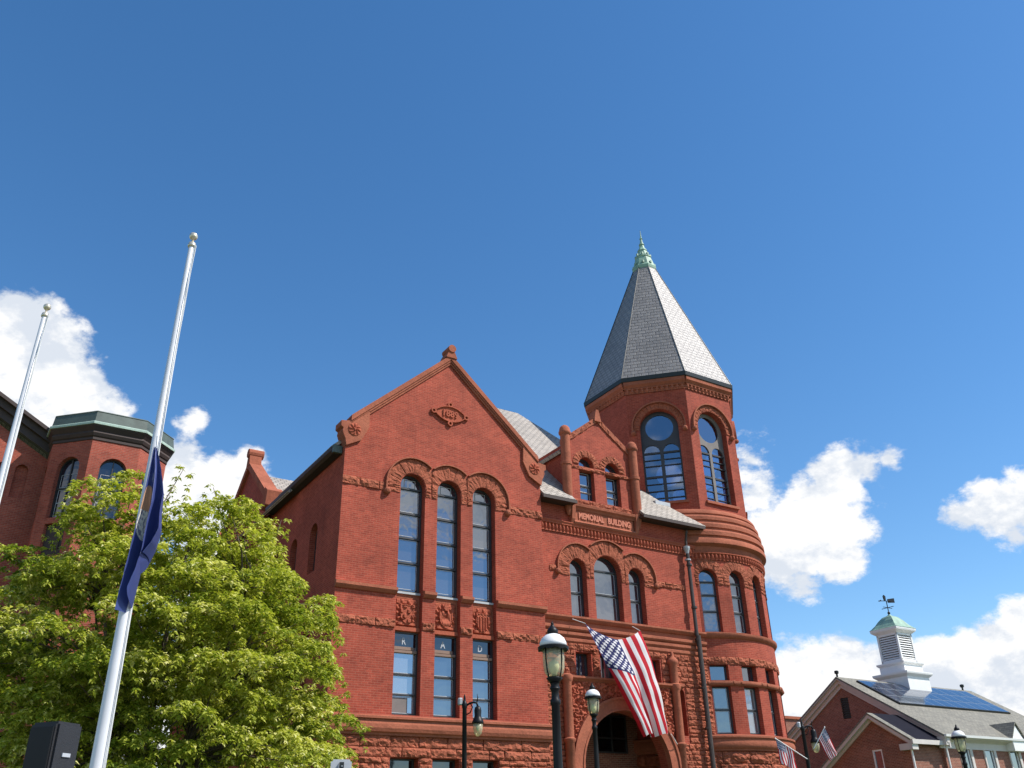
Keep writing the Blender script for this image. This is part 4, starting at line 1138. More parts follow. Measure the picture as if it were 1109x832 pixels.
    for (x, y) in ((U1+.2, 30.45), (U0+.30, 30.2)):
        m = MB(); m.tube([(x, y-.1, 5.9), (x, y, 5.6), (x, y, .3)], .055, 8); Pb(m, 'downpipe', WHITE)
    # cupola
    cx, cy = 51.8, 36.12; m = MB()
    def sq(h, z0, z1): m.box((cx-h, cy-h, z0), (cx+h, cy+h, z1))
    def crown(h0, h1, z0, z1): m.lathe([(h0*1.414, z0), (h1*1.414*.9+h0*.1414, z0+(z1-z0)*.5), (h1*1.414, z0+(z1-z0)*.75), (h1*1.414, z1), (h0*.9*1.414, z1+.02)], (cx, cy, 0), 4, pi/4)
    sq(1.08, 8.6, 10.42); crown(1.08, 1.28, 10.36, 10.66); sq(.90, 10.6, 11.16); crown(.90, 1.02, 11.10, 11.3)
    hw = .76
    for sx in (-1, 1):
        for sy in (-1, 1): m.box((cx+sx*hw-.13*(sx > 0)-.0, cy+sy*hw-.13*(sy > 0), 11.3), (cx+sx*hw+.13*(sx < 0), cy+sy*hw+.13*(sy < 0), 13.15))
    for z0, z1 in ((11.3, 11.5), (12.98, 13.15)):
        m.box((cx-hw, cy-hw, z0), (cx+hw, cy+hw, z1))
    crown(hw, 1.0, 13.10, 13.44)
    cu = Pb(m, 'cupola', WHITE)
    m = MB(); m.box((cx-hw+.14, cy-hw+.14, 11.4), (cx+hw-.14, cy+hw-.14, 13.1)); Pb(m, 'louvre_shade_box', DARK, cu)  # near-black box: shade between the slats put in as colour
    for k in range(4):
        m = MB(); a = k*pi/2; ca, sa = cos(a), sin(a)
        tm = tmap((cx, cy), hw-.06, a)
        for q in range(10):
            z = 11.55+q*.143
            m.add([tm(-.60, z, .05), tm(.60, z, .05), tm(.60, z+.10, -.04), tm(-.60, z+.10, -.04), tm(-.60, z-.02, .045), tm(.60, z-.02, .045), tm(.60, z+.08, -.045), tm(-.60, z+.08, -.045)], [[0, 1, 2, 3], [7, 6, 5, 4], [0, 4, 5, 1]])
        Pb(m, 'louvre', WHITE, cu)
    m = MB(); m.lathe([(1.02*1.414, 13.44), (.92*1.414, 13.52), (.72*1.414, 13.74), (.55*1.414, 14.0), (.34*1.414, 14.24), (.10*1.414, 14.36), (.05, 14.45)], (cx, cy, 0), 4, pi/4); Pb(m, 'copper_roof', COPPER, cu)
    m = MB(); m.tube([(cx, cy, 14.35), (cx, cy, 15.3)], .03, 6); m.lathe([(.02, 14.42), (.09, 14.5), (.09, 14.56), (.02, 14.64)], (cx, cy, 0), 8)
    m.tube([(cx-.45, cy, 14.88), (cx+.45, cy, 14.88)], .02, 6); m.tube([(cx, cy-.45, 14.88), (cx, cy+.45, 14.88)], .02, 6)
    m.tube([(cx-.65, cy+.1, 15.28), (cx+.5, cy-.1, 15.34)], .022, 6)
    m.prism(fmap(cy), [(cx+.15, 15.22), (cx+.85, 15.30), (cx+.85, 15.60), (cx+.15, 15.46)], -.02, .02); m.prism(fmap(cy), [(cx-.85, 15.18), (cx-.55, 15.24), (cx-.55, 15.34)], -.02, .02); m.prism(fmap(cy), [(cx-.22, 15.34), (cx-.06, 15.34), (cx-.02, 15.62), (cx-.16, 15.70), (cx-.26, 15.60)], -.03, .03)
    Pb(m, 'weathervane', BLACK, cu)
    for x in (U0+.15, 57.9):
        m = MB(); m.lathe([(.06, ZA-.1), (.06, ZA+.16), (.13, ZA+.20), (.13, ZA+.34), (.03, ZA+.37)], (x, NA, 0), 10); Pb(m, 'roof_vent', DARKMET)
    # solar panels, three rows of ten
    t = NT('solar_cells'); uv = t.uv(); b = t.n('ShaderNodeTexBrick'); b.offset = 0.0
    for k, v in (('Scale', 1.0), ('Brick Width', .16), ('Row Height', .16), ('Mortar Size', .006)): b.inputs[k].default_value = v
    b.inputs['Color1'].default_value = (.010, .018, .042, 1); b.inputs['Color2'].default_value = (.012, .021, .050, 1); b.inputs['Mortar'].default_value = (.035, .05, .085, 1)
    t.l(uv, b.inputs['Vector'])
    fb = t.n('ShaderNodeTexBrick'); fb.offset = 0.0; ob = t.obj(); mpp = t.n('ShaderNodeMapping'); mpp.inputs['Location'].default_value = (.03, .03, 0); t.l(ob, mpp.inputs[0]); t.l(mpp.outputs[0], fb.inputs['Vector'])
    for k, v in (('Scale', 1.0), ('Brick Width', 1.07), ('Row Height', .857), ('Mortar Size', .035), ('Mortar Smooth', 0.0)): fb.inputs[k].default_value = v
    t.col(t.mix(fb.outputs['Fac'], b.outputs['Color'], (.30, .33, .37))); t.b.inputs['Roughness'].default_value = .16; t.b.inputs['Coat Weight'].default_value = .6
    pw = (57.35-46.65)/10; r0, r1 = 33.05, 35.62; rh = (r1-r0)/3; first = None
    zz = lambda y: ZA-sl_*(NA-y)+.14
    m = MB(); m.slab([(0, 0, 0), (pw-.03, 0, 0), (pw-.03, rh-.03, (rh-.03)*sl_), (0, rh-.03, (rh-.03)*sl_)], .05)
    fr = MB()
    for i in range(10):
        for j in range(3):
            if first is None:
                first = m.build('solar_panel', t.m, A); o = first
            else:
                o = first.copy(); COL.objects.link(o)
            o.parent = A; o.location = (46.65+pw*i-OFF[0], r0+rh*j-OFF[1], zz(r0+rh*j))
    m = MB(); m.slab([(46.6, r0-.04, zz(r0)-.04), (57.4, r0-.04, zz(r0)-.04), (57.4, r0+.02, zz(r0)-.01), (46.6, r0+.02, zz(r0)-.01)], .20); m.slab([(46.58, r0, zz(r0)-.03), (46.64, r0, zz(r0)-.03), (46.64, r1, zz(r1)-.03), (46.58, r1, zz(r1)-.03)], .14)
    Pb(m, 'panel_rail', DARKMET)
right_building()
def back_building():
    global OFF
    OFF = (56.5, 49.5, 0)
    A = tag(empty('brick_block', wpt(56.5, 49.5, 0), YAW), 'plain brick block with flat parapet glimpsed between the round tower and the white trimmed gable', 'building')
    m = MB(); f = fmap(49.5); wall(m, f, [(40, 0), (90, 0), (90, 9.7), (40, 9.7)], [rectpts(x, x+1.1, z, z+1.8) for x in range(42, 88, 4) for z in (2, 5.5)], .2)
    m.face([(40, 49.5, 0), (40, 49.5, 9.7), (40, 62, 9.7), (40, 62, 0)]); m.face([(90, 49.5, 0), (90, 62, 0), (90, 62, 9.7), (90, 49.5, 9.7)]); m.face([(90, 62, 0), (40, 62, 0), (40, 62, 9.7), (90, 62, 9.7)]); m.face([(40, 49.5, 9.5), (90, 49.5, 9.5), (90, 62, 9.5), (40, 62, 9.5)])
    m.build('wall', BR3, A, off=OFF)
    m = MB(); m.box((39.9, 49.38, 9.7), (90.1, 49.75, 9.9)); m.box((39.9, 49.76, 9.7), (40.2, 62, 9.9)); m.build('parapet_coping', ST, A, off=OFF)
    for x in range(42, 88, 4):
        for z in (2, 5.5): window(A, f, x+.55, 1.1, z, z+1.8, 'rect', -.1, (z+.9,), (), LFRAME, GL)
back_building()

# ------------------------------------------------------------------ street furniture (world coordinates)
OFF = (0, 0, 0)
def un(x, y): return (x*UX.x+y*UX.y, x*NX.x+y*NX.y)
def gzw(x, y):
    u_, n_ = un(x, y); return gz(u_, n_)+(0.12 if -4 < n_ < 12.5 else 0)

def lamp_post(x, y, top, label):
    z0 = gzw(x, y); H = top-z0
    A = tag(empty('street_lamp', (x, y, z0)), label, 'street lamp', 'globe street lamps')
    m = MB(); hb = H-.93
    m.lathe([(.21, 0), (.21, .12), (.17, .18), (.16, .62), (.13, .72), (.11, .80), (.10, .86), (.085, .95), (.066, hb-.9), (.062, hb-.32), (.078, hb-.30), (.078, hb-.25), (.058, hb-.22), (.056, hb-.12), (.08, hb-.08), (.06, hb-.03), (.075, hb)], (0, 0, 0), 16)
    mark_sharp(m.build('post', BLACK, A), 50)
    m = MB()
    m.lathe([(.06, hb), (.09, hb+.03), (.13, hb+.07), (.10, hb+.09)], (0, 0, 0), 16)
    for k in range(4):
        a = pi/4+k*pi/2; m.tube([(.11*cos(a), .11*sin(a), hb+.05), (.15*cos(a), .15*sin(a), hb+.18), (.172*cos(a), .172*sin(a), hb+.34), (.172*cos(a), .172*sin(a), hb+.50)], .010, 5)
    m.build('cage', BLACK, A, True)
    m = MB(); m.lathe([(.10, hb+.09), (.14, hb+.14), (.160, hb+.22), (.167, hb+.34), (.167, hb+.50)], (0, 0, 0), 20); m.build('globe', LGL, A, True)
    m = MB(); m.lathe([(.03, hb+.08), (.04, hb+.14), (.07, hb+.18), (.085, hb+.24), (.07, hb+.31), (.03, hb+.34)], (0, 0, 0), 14); m.build('bulb', BULB, A, True)
    m = MB(); m.lathe([(.16, hb+.535), (.215, hb+.54), (.205, hb+.60), (.175, hb+.66), (.12, hb+.71), (.07, hb+.73)], (0, 0, 0), 24); c = m.build('cap', WHITE, A, True)
    m = MB(); m.lathe([(.165, hb+.50), (.235, hb+.495), (.24, hb+.53), (.22, hb+.545), (.165, hb+.54)], (0, 0, 0), 48, 0, lambda i, k: (-.018 if (k//3) % 2 else 0) if i in (1,) else 0); m.build('skirt', BLACK, A)
    m = MB(); m.lathe([(.075, hb+.725), (.085, hb+.75), (.085, hb+.79), (.06, hb+.82), (.035, hb+.85), (.02, hb+.88), (.028, hb+.89), (.012, hb+.905), (.004, hb+.93)], (0, 0, 0), 12); m.build('finial', BLACK, A, True)
    return A
def crook_lamp(x, y, top, rz, label, arms=False):
    z0 = gzw(x, y); H = top-z0
    A = tag(empty('street_lamp', (x, y, z0), rz), label, 'street lamp', 'hanging lantern street lamps')
    m = MB()
    m.lathe([(.19, 0), (.19, .1), (.14, .2), (.13, .7), (.09, .8), (.075, 1.0), (.06, H-.25), (.075, H-.22), (.075, H-.12), (.05, H-.08), (.03, H-.02), (.035, H+.02), (.01, H+.12)], (0, 0, 0), 14); mark_sharp(m.build('post', BLACK, A), 50)
    m = MB(); m.tube([(0, 0, H-.20), (.15, 0, H-.12), (.25, 0, H-.10), (.34, 0, H-.12), (.37, 0, H-.22)], .028, 8); m.tube([(.04, 0, H-.42), (.16, 0, H-.36), (.22, 0, H-.22), (.17, 0, H-.14)], .016, 6); m.tube([(.34, 0, H-.12), (.37, 0, H+.02), (.35, 0, H+.12)], [.02, .015, .006], 6)
    m.build('bracket', BLACK, A, True)
    m = MB(); c = (.37, 0, 0); m.lathe([(.03, H-.20), (.08, H-.24), (.10, H-.32), (.09, H-.46), (.11, H-.51), (.15, H-.58), (.165, H-.64), (.15, H-.66), (.1, H-.655)], c, 18); h = m.build('lantern', BLACK, A, True)
    m = MB(); m.lathe([(.135, H-.66), (.13, H-.80), (.10, H-.91), (.05, H-.97), (.01, H-.98)], c, 16); m.build('globe', LGL, h, True)
    m = MB(); m.lathe([(.03, H-.67), (.05, H-.74), (.05, H-.80), (.02, H-.86)], c, 10); m.build('bulb', BULB, h, True)
    m = MB(); m.lathe([(.055, H-.16), (.075, H-.14), (.075, H+.0), (.05, H+.03)], (-.12, 0, 0), 8); m.build('photocell', GREY, A)
    return A
lamp_post(0.54, 13.94, 4.69, 'black lamp post with white domed cap, tallest and nearest, in front of the red gable')
lamp_post(2.05, 25.92, 5.62, 'black lamp post with white domed cap standing before the entrance arch below the big flag')
lamp_post(14.3, 31.0, 4.82, 'black lamp post with white domed cap before the building with solar panels')
crook_lamp(-1.51, 25.56, 5.20, R(-8), 'slim black lamp post with one hanging lantern and no flags before the red gable')
LF = crook_lamp(9.91, 33.15, 5.20, R(5), 'black lamp post with hanging lantern and two small flags beside the round tower')
LF['group'] = 'hanging lantern street lamps'

# flags: fly runs along v, stripes across u
def flag_mat():
    t = NT('striped_flag_cloth'); uv = t.uv(); sp = t.n('ShaderNodeSeparateXYZ'); t.l(uv, sp.inputs[0]); U, V = sp.outputs[0], sp.outputs[1]
    odd = t.math('MODULO', t.math('FLOOR', t.math('MULTIPLY', U, 13.0)), 2.0)
    stripes = t.mix(odd, (0.55, 0.02, 0.035), (0.82, 0.80, 0.80))
    uc = t.math('MULTIPLY', U, 13/7.0); vc = t.math('MULTIPLY', V, 1/0.40)
    inu = t.math('MULTIPLY', t.math('LESS_THAN', uc, 1.0), t.math('LESS_THAN', vc, 1.0))
    # nine rows across the hoist, six and five stars alternating along the fly
    r = t.math('MULTIPLY', uc, 10.0); c = t.math('MULTIPLY', vc, 12.0)
    ri = t.math('ROUND', r); ci = t.math('ROUND', c)
    par = t.math('MODULO', t.math('ADD', ri, ci), 2.0)
    def star(ro, co_):
        dx = t.math('MULTIPLY', t.math('SUBTRACT', c, co_), 0.40*1.9/12*20); dy = t.math('MULTIPLY', t.math('SUBTRACT', r, ro), (7/13.0)/10*20)
        rad = t.math('SQRT', t.math('ADD', t.math('MULTIPLY', dx, dx), t.math('MULTIPLY', dy, dy)))
        an = t.math('ARCTAN2', dx, dy)
        edge = t.math('MULTIPLY_ADD', t.math('COSINE', t.math('MULTIPLY', an, 5.0)), 0.18, 0.58)
        return t.math('LESS_THAN', rad, edge)
    ok = t.math('MULTIPLY', t.math('GREATER_THAN', ri, .5), t.math('LESS_THAN', ri, 9.5))
    ok = t.math('MULTIPLY', ok, t.math('MULTIPLY', t.math('GREATER_THAN', ci, .5), t.math('LESS_THAN', ci, 11.5)))
    st = t.math('MULTIPLY', t.math('MULTIPLY', star(ri, ci), t.math('SUBTRACT', 1.0, par)), ok)
    can = t.mix(st, (0.03, 0.035, 0.13), (0.82, 0.82, 0.84))
    c_ = t.mix(inu, stripes, can); t.col(c_); t.b.inputs['Roughness'].default_value = .75; t.b.inputs['Specular IOR Level'].default_value = .2
    tr = t.n('ShaderNodeBsdfTranslucent'); t.l(c_, tr.inputs[0]); m = t.n('ShaderNodeMixShader'); m.inputs[0].default_value = .3
    t.l(t.b.outputs[0], m.inputs[1]); t.l(tr.outputs[0], m.inputs[2]); t.l(m.outputs[0], t.out.inputs[0]); return t.m
FLAG = flag_mat()
def cloth(name, fn, nu, nv, mat, parent=None):
    V = [fn(i/nu, j/nv) for j in range(nv+1) for i in range(nu+1)]; w = nu+1; m = MB(); F = []; U = []
    for j in range(nv):
        for i in range(nu):
            F.append([j*w+i, (j+1)*w+i, (j+1)*w+i+1, j*w+i+1]); U.append([(i/nu, j/nv), (i/nu, (j+1)/nv), ((i+1)/nu, (j+1)/nv), ((i+1)/nu, j/nv)])
    m.add(V, F, U); return m.build(name, mat, parent, True)
def lerp(a, b, t): return a+(b-a)*t
def pcurve(pts, t):
    k = min(int(t*(len(pts)-1)), len(pts)-2); f = t*(len(pts)-1)-k
    p0, p1 = pts[max(k-1, 0)], pts[k]; p2, p3 = pts[k+1], pts[min(k+2, len(pts)-1)]
    return tuple(0.5*((2*p1[i])+(-p0[i]+p2[i])*f+(2*p0[i]-5*p1[i]+4*p2[i]-p3[i])*f*f+(-p0[i]+3*p1[i]-3*p2[i]+p3[i])*f**3) for i in range(2))
def big_flag():
    top = [(20.02, 8.86), (20.72, 8.56), (21.45, 8.42), (22.08, 8.56), (22.62, 8.84)]
    bot = [(22.36, 4.98), (22.60, 5.12), (22.95, 5.02), (23.3, 5.14), (23.69, 5.15)]
    left = [(20.02, 8.86), (20.62, 7.83), (21.12, 6.97), (21.68, 6.0), (22.36, 4.98)]
    right = [(22.62, 8.84), (22.86, 8.02), (23.12, 7.10), (23.40, 6.15), (23.69, 5.15)]
    def fn(a, b):
        T, Bm, Lf, Rt = pcurve(top, a), pcurve(bot, a), pcurve(left, b), pcurve(right, b)
        p = [(1-b)*T[i]+b*Bm[i]+(1-a)*Lf[i]+a*Rt[i]-((1-a)*(1-b)*top[0][i]+a*(1-b)*top[-1][i]+(1-a)*b*bot[0][i]+a*b*bot[-1][i]) for i in (0, 1)]
        amp = .04+.15*b*(1-.3*a)
        d = amp*sin(a*11.5+b*2.2+.6)+.05*sin(a*23+b*4)*b + .10*sin(b*5+a*3)*(1-a)
        n_ = 26.72-.25*sin(b*pi)*(1-.4*a)+d*.9+.04*noise.noise(Vector((a*6, b*7, 1)))
        w = wpt(p[0]+.06*sin(a*11.5+b*2.2+2.1)*b, n_, p[1]); return w
    A = tag(empty('hanging_flag', wpt(21.3, 26.7, 8.8)), 'large red, white and blue striped flag with stars hung above the entrance arch', 'flag')
    inv = -Vector(A.location)
    o = cloth('cloth', lambda a, b: fn(a, b)+inv, 90, 90, FLAG, A)
    m = MB()
    for a, b in ((wpt(20.02, 26.72, 8.86), wpt(19.78, 27.2, 9.1)), (wpt(22.62, 26.72, 8.84), wpt(22.66, 27.2, 9.1)), (wpt(23.69, 26.72, 5.15), wpt(24.3, 27.1, 4.85))): m.tube([a+inv, b+inv], .015, 5)
    m.build('rope', ROPE, A)
big_flag()
def small_flag(base, tip, droop, label):
    A = tag(empty('small_flag', base), label, 'flag', 'small flags on the lamp post'); b = Vector(base); t = Vector(tip)-b
    m = MB(); m.tube([(0, 0, 0), t], .014, 6); m.lathe([(.005, -.03), (.03, 0), (.005, .03)], tuple(t), 8); m.build('pole', WHITE, A)
    def fn(a, v):
        p = t*(1-.55*a)
        return p+Vector(droop)*v*(1-.15*a)+Vector((.03*sin(a*9+v*5)*v, .05*sin(a*11+v*3)*v, 0))
    cloth('cloth', fn, 24, 24, FLAG, A)
small_flag((9.89, 33.08, 4.02), (8.88, 33.02, 4.70), (.06, 0, -.80), 'small striped flag on a stick at the lamp post, leaning left before the round tower')
small_flag((10.16, 33.06, 4.34), (10.64, 32.98, 5.02), (.30, 0, -.84), 'small striped flag on a stick at the lamp post, leaning right before the brick gable')

def flagpole(x, y, top, label, r0=.105, r1=.05):
    z0 = gzw(x, y); A = tag(empty('flagpole', (x, y, z0)), label, 'flagpole', 'white flagpoles'); H = top-z0
    m = MB(); m.lathe([(.26, 0), (.26, .05), (.18, .12), (r0+.02, .16), (r0, .2), (r0, 2.0), (r1, H-.32), (r1*.9, H-.31)], (0, 0, 0), 20); mark_sharp(m.build('shaft', ALU, A), 50)
    m = MB(); m.lathe([(r1*1.3, H-.32), (r1*1.5, H-.29), (r1*1.2, H-.23), (.02, H-.20), (.018, H-.14)], (0, 0, 0), 14); m.lathe([(.02, H-.16)]+[(.075*sin(pi*k/8), H-.075-.075*cos(pi*k/8)) for k in range(1, 8)]+[(.004, H)], (0, 0, 0), 16); m.build('ball_finial', GOLD, A, True)
    m = MB()
    for q in range(2):
        m.tube([(r1+.02+q*.02, -.03, H-.3)]+[(lerp(r1, r0, k/8)+.012+.01*sin(k*2.1+q), -.03-.02*q, lerp(H-.3, 1.3, k/8)) for k in range(1, 9)], .008, 4)
    m.build('halyard', ROPE, A)
    m = MB(); m.box((r0-.01, -.05, 1.2), (r0+.05, .05, 1.28)); m.build('cleat', GREY, A)
    return A
flagpole(-5.68, 12.80, 11.52, 'tall white flagpole with a blue flag hanging halfway down it')
flagpole(-9.54, 15.27, 11.70, 'white flagpole without a flag at the left edge of the view')
def blue_flag():
    t = NT('blue_flag_cloth'); uv = t.uv(); sp = t.n('ShaderNodeSeparateXYZ'); t.l(uv, sp.inputs[0]); U, V = sp.outputs[0], sp.outputs[1]
    du = t.math('MULTIPLY', t.math('SUBTRACT', U, .26), 1/.24); dv = t.math('MULTIPLY', t.math('SUBTRACT', V, .42), 1/.17)
    rr = t.math('ADD', t.math('MULTIPLY', du, du), t.math('MULTIPLY', dv, dv))
    inn = t.math('LESS_THAN', rr, 1.0); low = t.math('GREATER_THAN', V, .41)
    vn = t.n('ShaderNodeTexNoise'); vn.inputs['Scale'].default_value = 34; t.l(uv, vn.inputs['Vector'])
    pat = t.math('GREATER_THAN', vn.outputs['Fac'], .52)
    emb = t.mix(low, (.55, .32, .20), t.mix(pat, (.78, .74, .66), (.22, .22, .30)))
    c = t.mix(inn, (.05, .072, .235), emb)
    r2 = t.math('ADD', t.math('POWER', t.math('MULTIPLY', t.math('SUBTRACT', U, .42), 1/.06), 2), t.math('POWER', t.math('MULTIPLY', t.math('SUBTRACT', V, .20), 1/.035), 2))
    c = t.mix(t.math('LESS_THAN', r2, 1.0), c, (.5, .5, .55)); t.col(c); t.b.inputs['Roughness'].default_value = .45
    tr = t.n('ShaderNodeBsdfTranslucent'); t.l(c, tr.inputs[0]); mx = t.n('ShaderNodeMixShader'); mx.inputs[0].default_value = .25
    t.l(t.b.outputs[0], mx.inputs[1]); t.l(tr.outputs[0], mx.inputs[2]); t.l(mx.outputs[0], t.out.inputs[0])
    A = tag(empty('blue_flag', (-5.60, 12.66, 7.2)), 'dark blue flag with a pale emblem hanging limp from the tall flagpole', 'flag')
    wl = [(0, .05), (.2, .17), (.45, .29), (.62, .31), (.78, .36), (.9, .31), (1, .22)]
    def W(v):
        for (a, b), (c2, d) in zip(wl, wl[1:]):
            if v <= c2: return lerp(b, d, (v-a)/(c2-a))
        return wl[-1][1]
    def fn(a, v):
        w = W(v); L = lerp(2.55, 1.75, sstep((a-.15)/.7)) if True else 0
        x = w*(a+.06*sin(a*13+v*3)) - .015-.08*v*(1-a)*.6
        y = -.06-.17*(.3+v)*sin(a*12.5+v*2.0)*(.3+.7*min(1, v*2))
        return Vector((x, y+.012*noise.noise(Vector((a*9, v*14, 2))), -L*v+.03*sin(a*9)))
    cloth('cloth', fn, 60, 60, t.m, A)
    m = MB()
    for z in (.02,): m.tube([(-.02, .02, z), (.02, -.05, z)], .02, 6); m.tube([(.0, -.04, .22), (.03, -.06, 0)], .01, 5)
    m.build('clip', GREY, A)
blue_flag()

def sign():
    A = tag(empty('street_sign', (-2.58, 13.76, gzw(-2.58, 13.76)), R(20)), 'back of a small grey metal sign plate on a post below the leafy tree', 'sign')
    z0 = gzw(-2.58, 13.76); h = 2.75-z0
    b = bmesh.new(); bmesh.ops.create_cube(b, size=1); bmesh.ops.scale(b, vec=(.30, .006, .45), verts=b.verts)
    es = [e for e in b.edges if abs(e.verts[0].co.y-e.verts[1].co.y) > .004]; bmesh.ops.bevel(b, geom=es, offset=.03, segments=3, affect='EDGES')
    me = bpy.data.meshes.new('plate'); b.to_mesh(me); b.free(); me.materials.append(GREY); o = bpy.data.objects.new('plate', me); COL.objects.link(o); o.parent = A; o.location = (0, .035, h-.225)
    m = MB(); m.box((-.03, -.025, 0), (.03, -.020, h-.04)); m.box((-.03, -.02, 0), (-.025, .025, h-.04)); m.box((.025, -.02, 0), (.03, .025, h-.04)); m.build('post', DARKMET, A)
    m = MB()
    for z in (h-.36, h-.10): m.lathe([(.012, 0), (.012, .012)], (0, -.03, z), 6)
    m.build('bolt', GREY, A)
sign()
def speaker():
    x, y = -2.68, 5.42; z0 = gzw(x, y); A = tag(empty('loudspeaker', (x, y, z0), R(-18)), 'black loudspeaker cabinet raised on a tripod stand in front of the leafy tree', 'speaker')
    top = 2.28-z0; hb = .55; w, d = .10, .10
    b = bmesh.new()
    pts = [(-w, -d), (w, -d), (w*.97, d), (-w*.97, d)]
    lo = [b.verts.new((p[0], p[1], top-hb)) for p in pts]; hi = [b.verts.new((p[0], p[1], top)) for p in pts]
    b.faces.new(lo[::-1]); b.faces.new(hi)
    for i in range(4): b.faces.new((lo[i], lo[(i+1) % 4], hi[(i+1) % 4], hi[i]))
    bmesh.ops.bevel(b, geom=list(b.edges), offset=.015, segments=2, affect='EDGES')
    me = bpy.data.meshes.new('cabinet'); b.to_mesh(me); b.free(); me.materials.append(SPK); o = bpy.data.objects.new('cabinet', me); COL.objects.link(o); o.parent = A
    m = MB(); m.box((-w+.02, -d-.012, top-hb+.03), (w-.02, -d+.002, top-.03)); gr = m.build('grille', BLACK, o)
    m = MB(); m.box((w*.98, -.03, top-.185), (w*.98+.008, .03, top-.165)); m.build('badge', LWHITE, o)
    m = MB(); m.box((w*.97, -.05, top-.40), (w*.97+.015, .05, top-.37)); m.build('handle', DARKMET, o)
    m = MB(); m.tube([(0, 0, .35), (0, 0, top-hb)], .018, 10); m.lathe([(.03, .75), (.035, .78), (.03, .84)], (0, 0, 0), 10); m.build('pole', DARKMET, A)
    for k in range(3):
        a = k*2*pi/3; m = MB(); m.tube([(0.02*cos(a), .02*sin(a), .80), (.5*cos(a), .5*sin(a), .012)], .013, 8); m.tube([(0.02*cos(a), .02*sin(a), .38), (.27*cos(a), .27*sin(a), .40)], .008, 6); m.build('leg', DARKMET, A)
speaker()

# ------------------------------------------------------------------ the tree
def leaf_mat():
    t = NT('tree_leaves'); at = t.n('ShaderNodeAttribute', attribute_name='tone')
    c = t.mix(t.maprange(at.outputs['Fac'], 0, .8, 0, 1), (0.15, 0.215, 0.020), (0.56, 0.56, 0.09)); c = t.mix(t.maprange(at.outputs['Fac'], .70, .90, 0, 1), c, (0.78, 0.74, 0.36)); t.col(c); t.b.inputs['Roughness'].default_value = .45; t.b.inputs['Specular IOR Level'].default_value = .35
    tr = t.n('ShaderNodeBsdfTranslucent'); t.l(t.mix(1.0, c, (1.15, 1.2, .6), 'MULTIPLY'), tr.inputs[0]); m = t.n('ShaderNodeMixShader'); m.inputs[0].default_value = .42
    t.l(t.b.outputs[0], m.inputs[1]); t.l(tr.outputs[0], m.inputs[2]); t.l(m.outputs[0], t.out.inputs[0]); return t.m
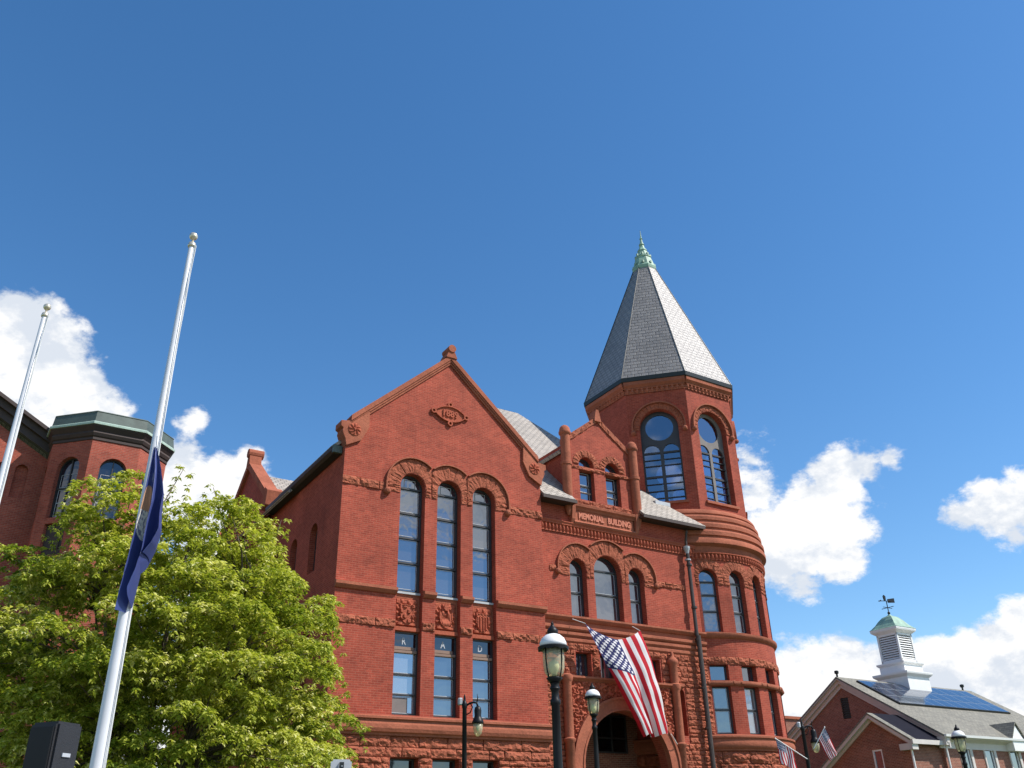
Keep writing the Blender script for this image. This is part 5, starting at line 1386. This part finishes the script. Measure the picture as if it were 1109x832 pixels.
def tree():
    rnd = random.Random(11); TX, TY = -7.25, 18.8; z0 = gzw(TX, TY)
    A = tag(empty('leafy_tree', (TX, TY, z0)), 'broad bushy tree with bright yellow green drooping leaf clusters', 'tree')
    cz = 4.55-z0; RX, RY, RZ = 3.45, 3.4, 3.6
    V = []; F = []; T = []; tips = []
    def leaf(p, d, L, wd, tone):
        up = Vector((0, 0, 1)); s = d.cross(up)
        s = s.normalized() if s.length > .05 else Vector((1, 0, 0))
        nrm = s.cross(d).normalized(); o = len(V)
        s = (s+nrm*rnd.uniform(-.6, .6)).normalized()
        mid = p+d*L*.5+nrm*L*.08; end = p+d*L-Vector((0, 0, L*.22))
        V.extend([p, mid+s*wd, end, mid-s*wd, mid-nrm*wd*.25]); F.extend([(o, o+4, o+1), (o+1, o+4, o+2), (o, o+3, o+4), (o+3, o+2, o+4)]); T.extend([tone]*5)
    def rosette(p, dirn, size, tone):
        nl = rnd.randint(8, 11); a0 = rnd.uniform(0, 6.28)
        for k in range(nl):
            a = a0+2*pi*k/nl+rnd.uniform(-.25, .25); ring = rnd.random()
            d = Vector((cos(a), sin(a), rnd.uniform(-.55, .30)-.15*ring))+dirn*rnd.uniform(.1, .5)
            leaf(p+Vector((0, 0, rnd.uniform(-.05, .05))), d.normalized(), size*rnd.uniform(.6, 1.1), size*rnd.uniform(.16, .25), min(1, max(0, tone+rnd.uniform(-.28, .34))))
    boughs = []
    tries = 0
    while len(boughs) < 310 and tries < 30000:
        tries += 1
        th = rnd.uniform(0, 2*pi); ph = math.acos(rnd.uniform(-.72, 1)); rr = rnd.uniform(.68, 1.0) if len(boughs) < 235 else rnd.uniform(.2, .8)
        lump = 1.03+.26*noise.noise(Vector((sin(ph)*cos(th)*2.3, sin(ph)*sin(th)*2.3, cos(ph)*2.3+4)))
        sp_ = sin(ph)**.75; p = Vector((RX*rr*lump*sp_*cos(th), RY*rr*lump*sp_*sin(th), cz+RZ*rr*lump*cos(ph)*(1 if cos(ph) > 0 else 1.05)))
        if any((p-q[0]).length < .44 for q in boughs): continue
        boughs.append((p, rnd.uniform(.36, .82), rnd.uniform(0, 1)))
    for p, r, tn in boughs:
        c = Vector((0, 0, cz)); out = (p-c).normalized(); tips.append(p)
        cnt = int(50*r/.6)
        for k in range(cnt):
            a = rnd.uniform(0, 2*pi); q = sqrt(rnd.random()); hh = (1-q*q)*.42+rnd.uniform(-.10, .06)
            s = p+Vector((r*q*cos(a), r*q*sin(a), r*hh))+out*.1
            rosette(s, (out*.5+Vector((cos(a)*q, sin(a)*q, .2))), rnd.uniform(.115, .17), .12+.38*tn+(.35 if rnd.random() < .35 else 0))
        for k in range(5):                                     # hanging sprays at the bough's rim
            a = rnd.uniform(0, 2*pi); b = p+Vector((r*cos(a), r*sin(a), -.02))
            for j in range(4): rosette(b+Vector((cos(a)*.07*j, sin(a)*.07*j, -.04*j*j)), Vector((cos(a), sin(a), -.4)), .11, .25+.4*tn)
    for sx, sy, sz in ((-7.48, 18.55, 9.36), (-6.85, 18.8, 8.95), (-9.2, 17.8, 8.2), (-5.3, 19.1, 8.25), (-7.9, 18.4, 8.7), (-6.2, 19.0, 8.6)):
        e = Vector((sx-TX, sy-TY, sz-z0)); b = Vector((e.x*.93, e.y*.93, e.z-1.5)); tips.append(e)
        for j in range(22):
            f = j/21; s = b.lerp(e, f); a = rnd.uniform(0, 6.28); k = .28*(1-f*.5)
            rosette(s+Vector((cos(a)*k, sin(a)*k, rnd.uniform(-.05, .05))), Vector((cos(a), sin(a), .1)), rnd.uniform(.10, .15), .45+rnd.uniform(-.2, .3))
    me = bpy.data.meshes.new('crown'); me.from_pydata(V, [], F); at = me.attributes.new('tone', 'FLOAT', 'POINT')
    at.data.foreach_set('value', T); me.materials.append(leaf_mat()); o = bpy.data.objects.new('crown', me); COL.objects.link(o); o.parent = A
    m = MB(); stems = []
    for k in range(7):
        a = 2*pi*k/7+.3; pts = [Vector((.12*cos(a), .12*sin(a), 0)), Vector((.35*cos(a), .35*sin(a), 1.0)), Vector((.85*cos(a), .8*sin(a), 2.4)), Vector((1.35*cos(a+.2), 1.3*sin(a+.2), 3.9)), Vector((1.7*cos(a+.2), 1.6*sin(a+.2), 5.4))]
        m.tube(pts, [.10, .085, .065, .045, .02], 8); stems += pts[1:]
    m.tube([(0, 0, -.1), (0, 0, .35)], [.22, .17], 10)
    m.build('trunk', BARK, A, True)
    m = MB()
    for p in tips:
        q = min(stems, key=lambda s: (s-p).length+max(0, s.z-p.z)*2); mid = q.lerp(p, .5)+Vector((rnd.uniform(-.15, .15), rnd.uniform(-.15, .15), .12)); m.tube([q, mid, p], [.028, .018, .006], 5)
    m.build('limb', BARK, A, True)
tree()
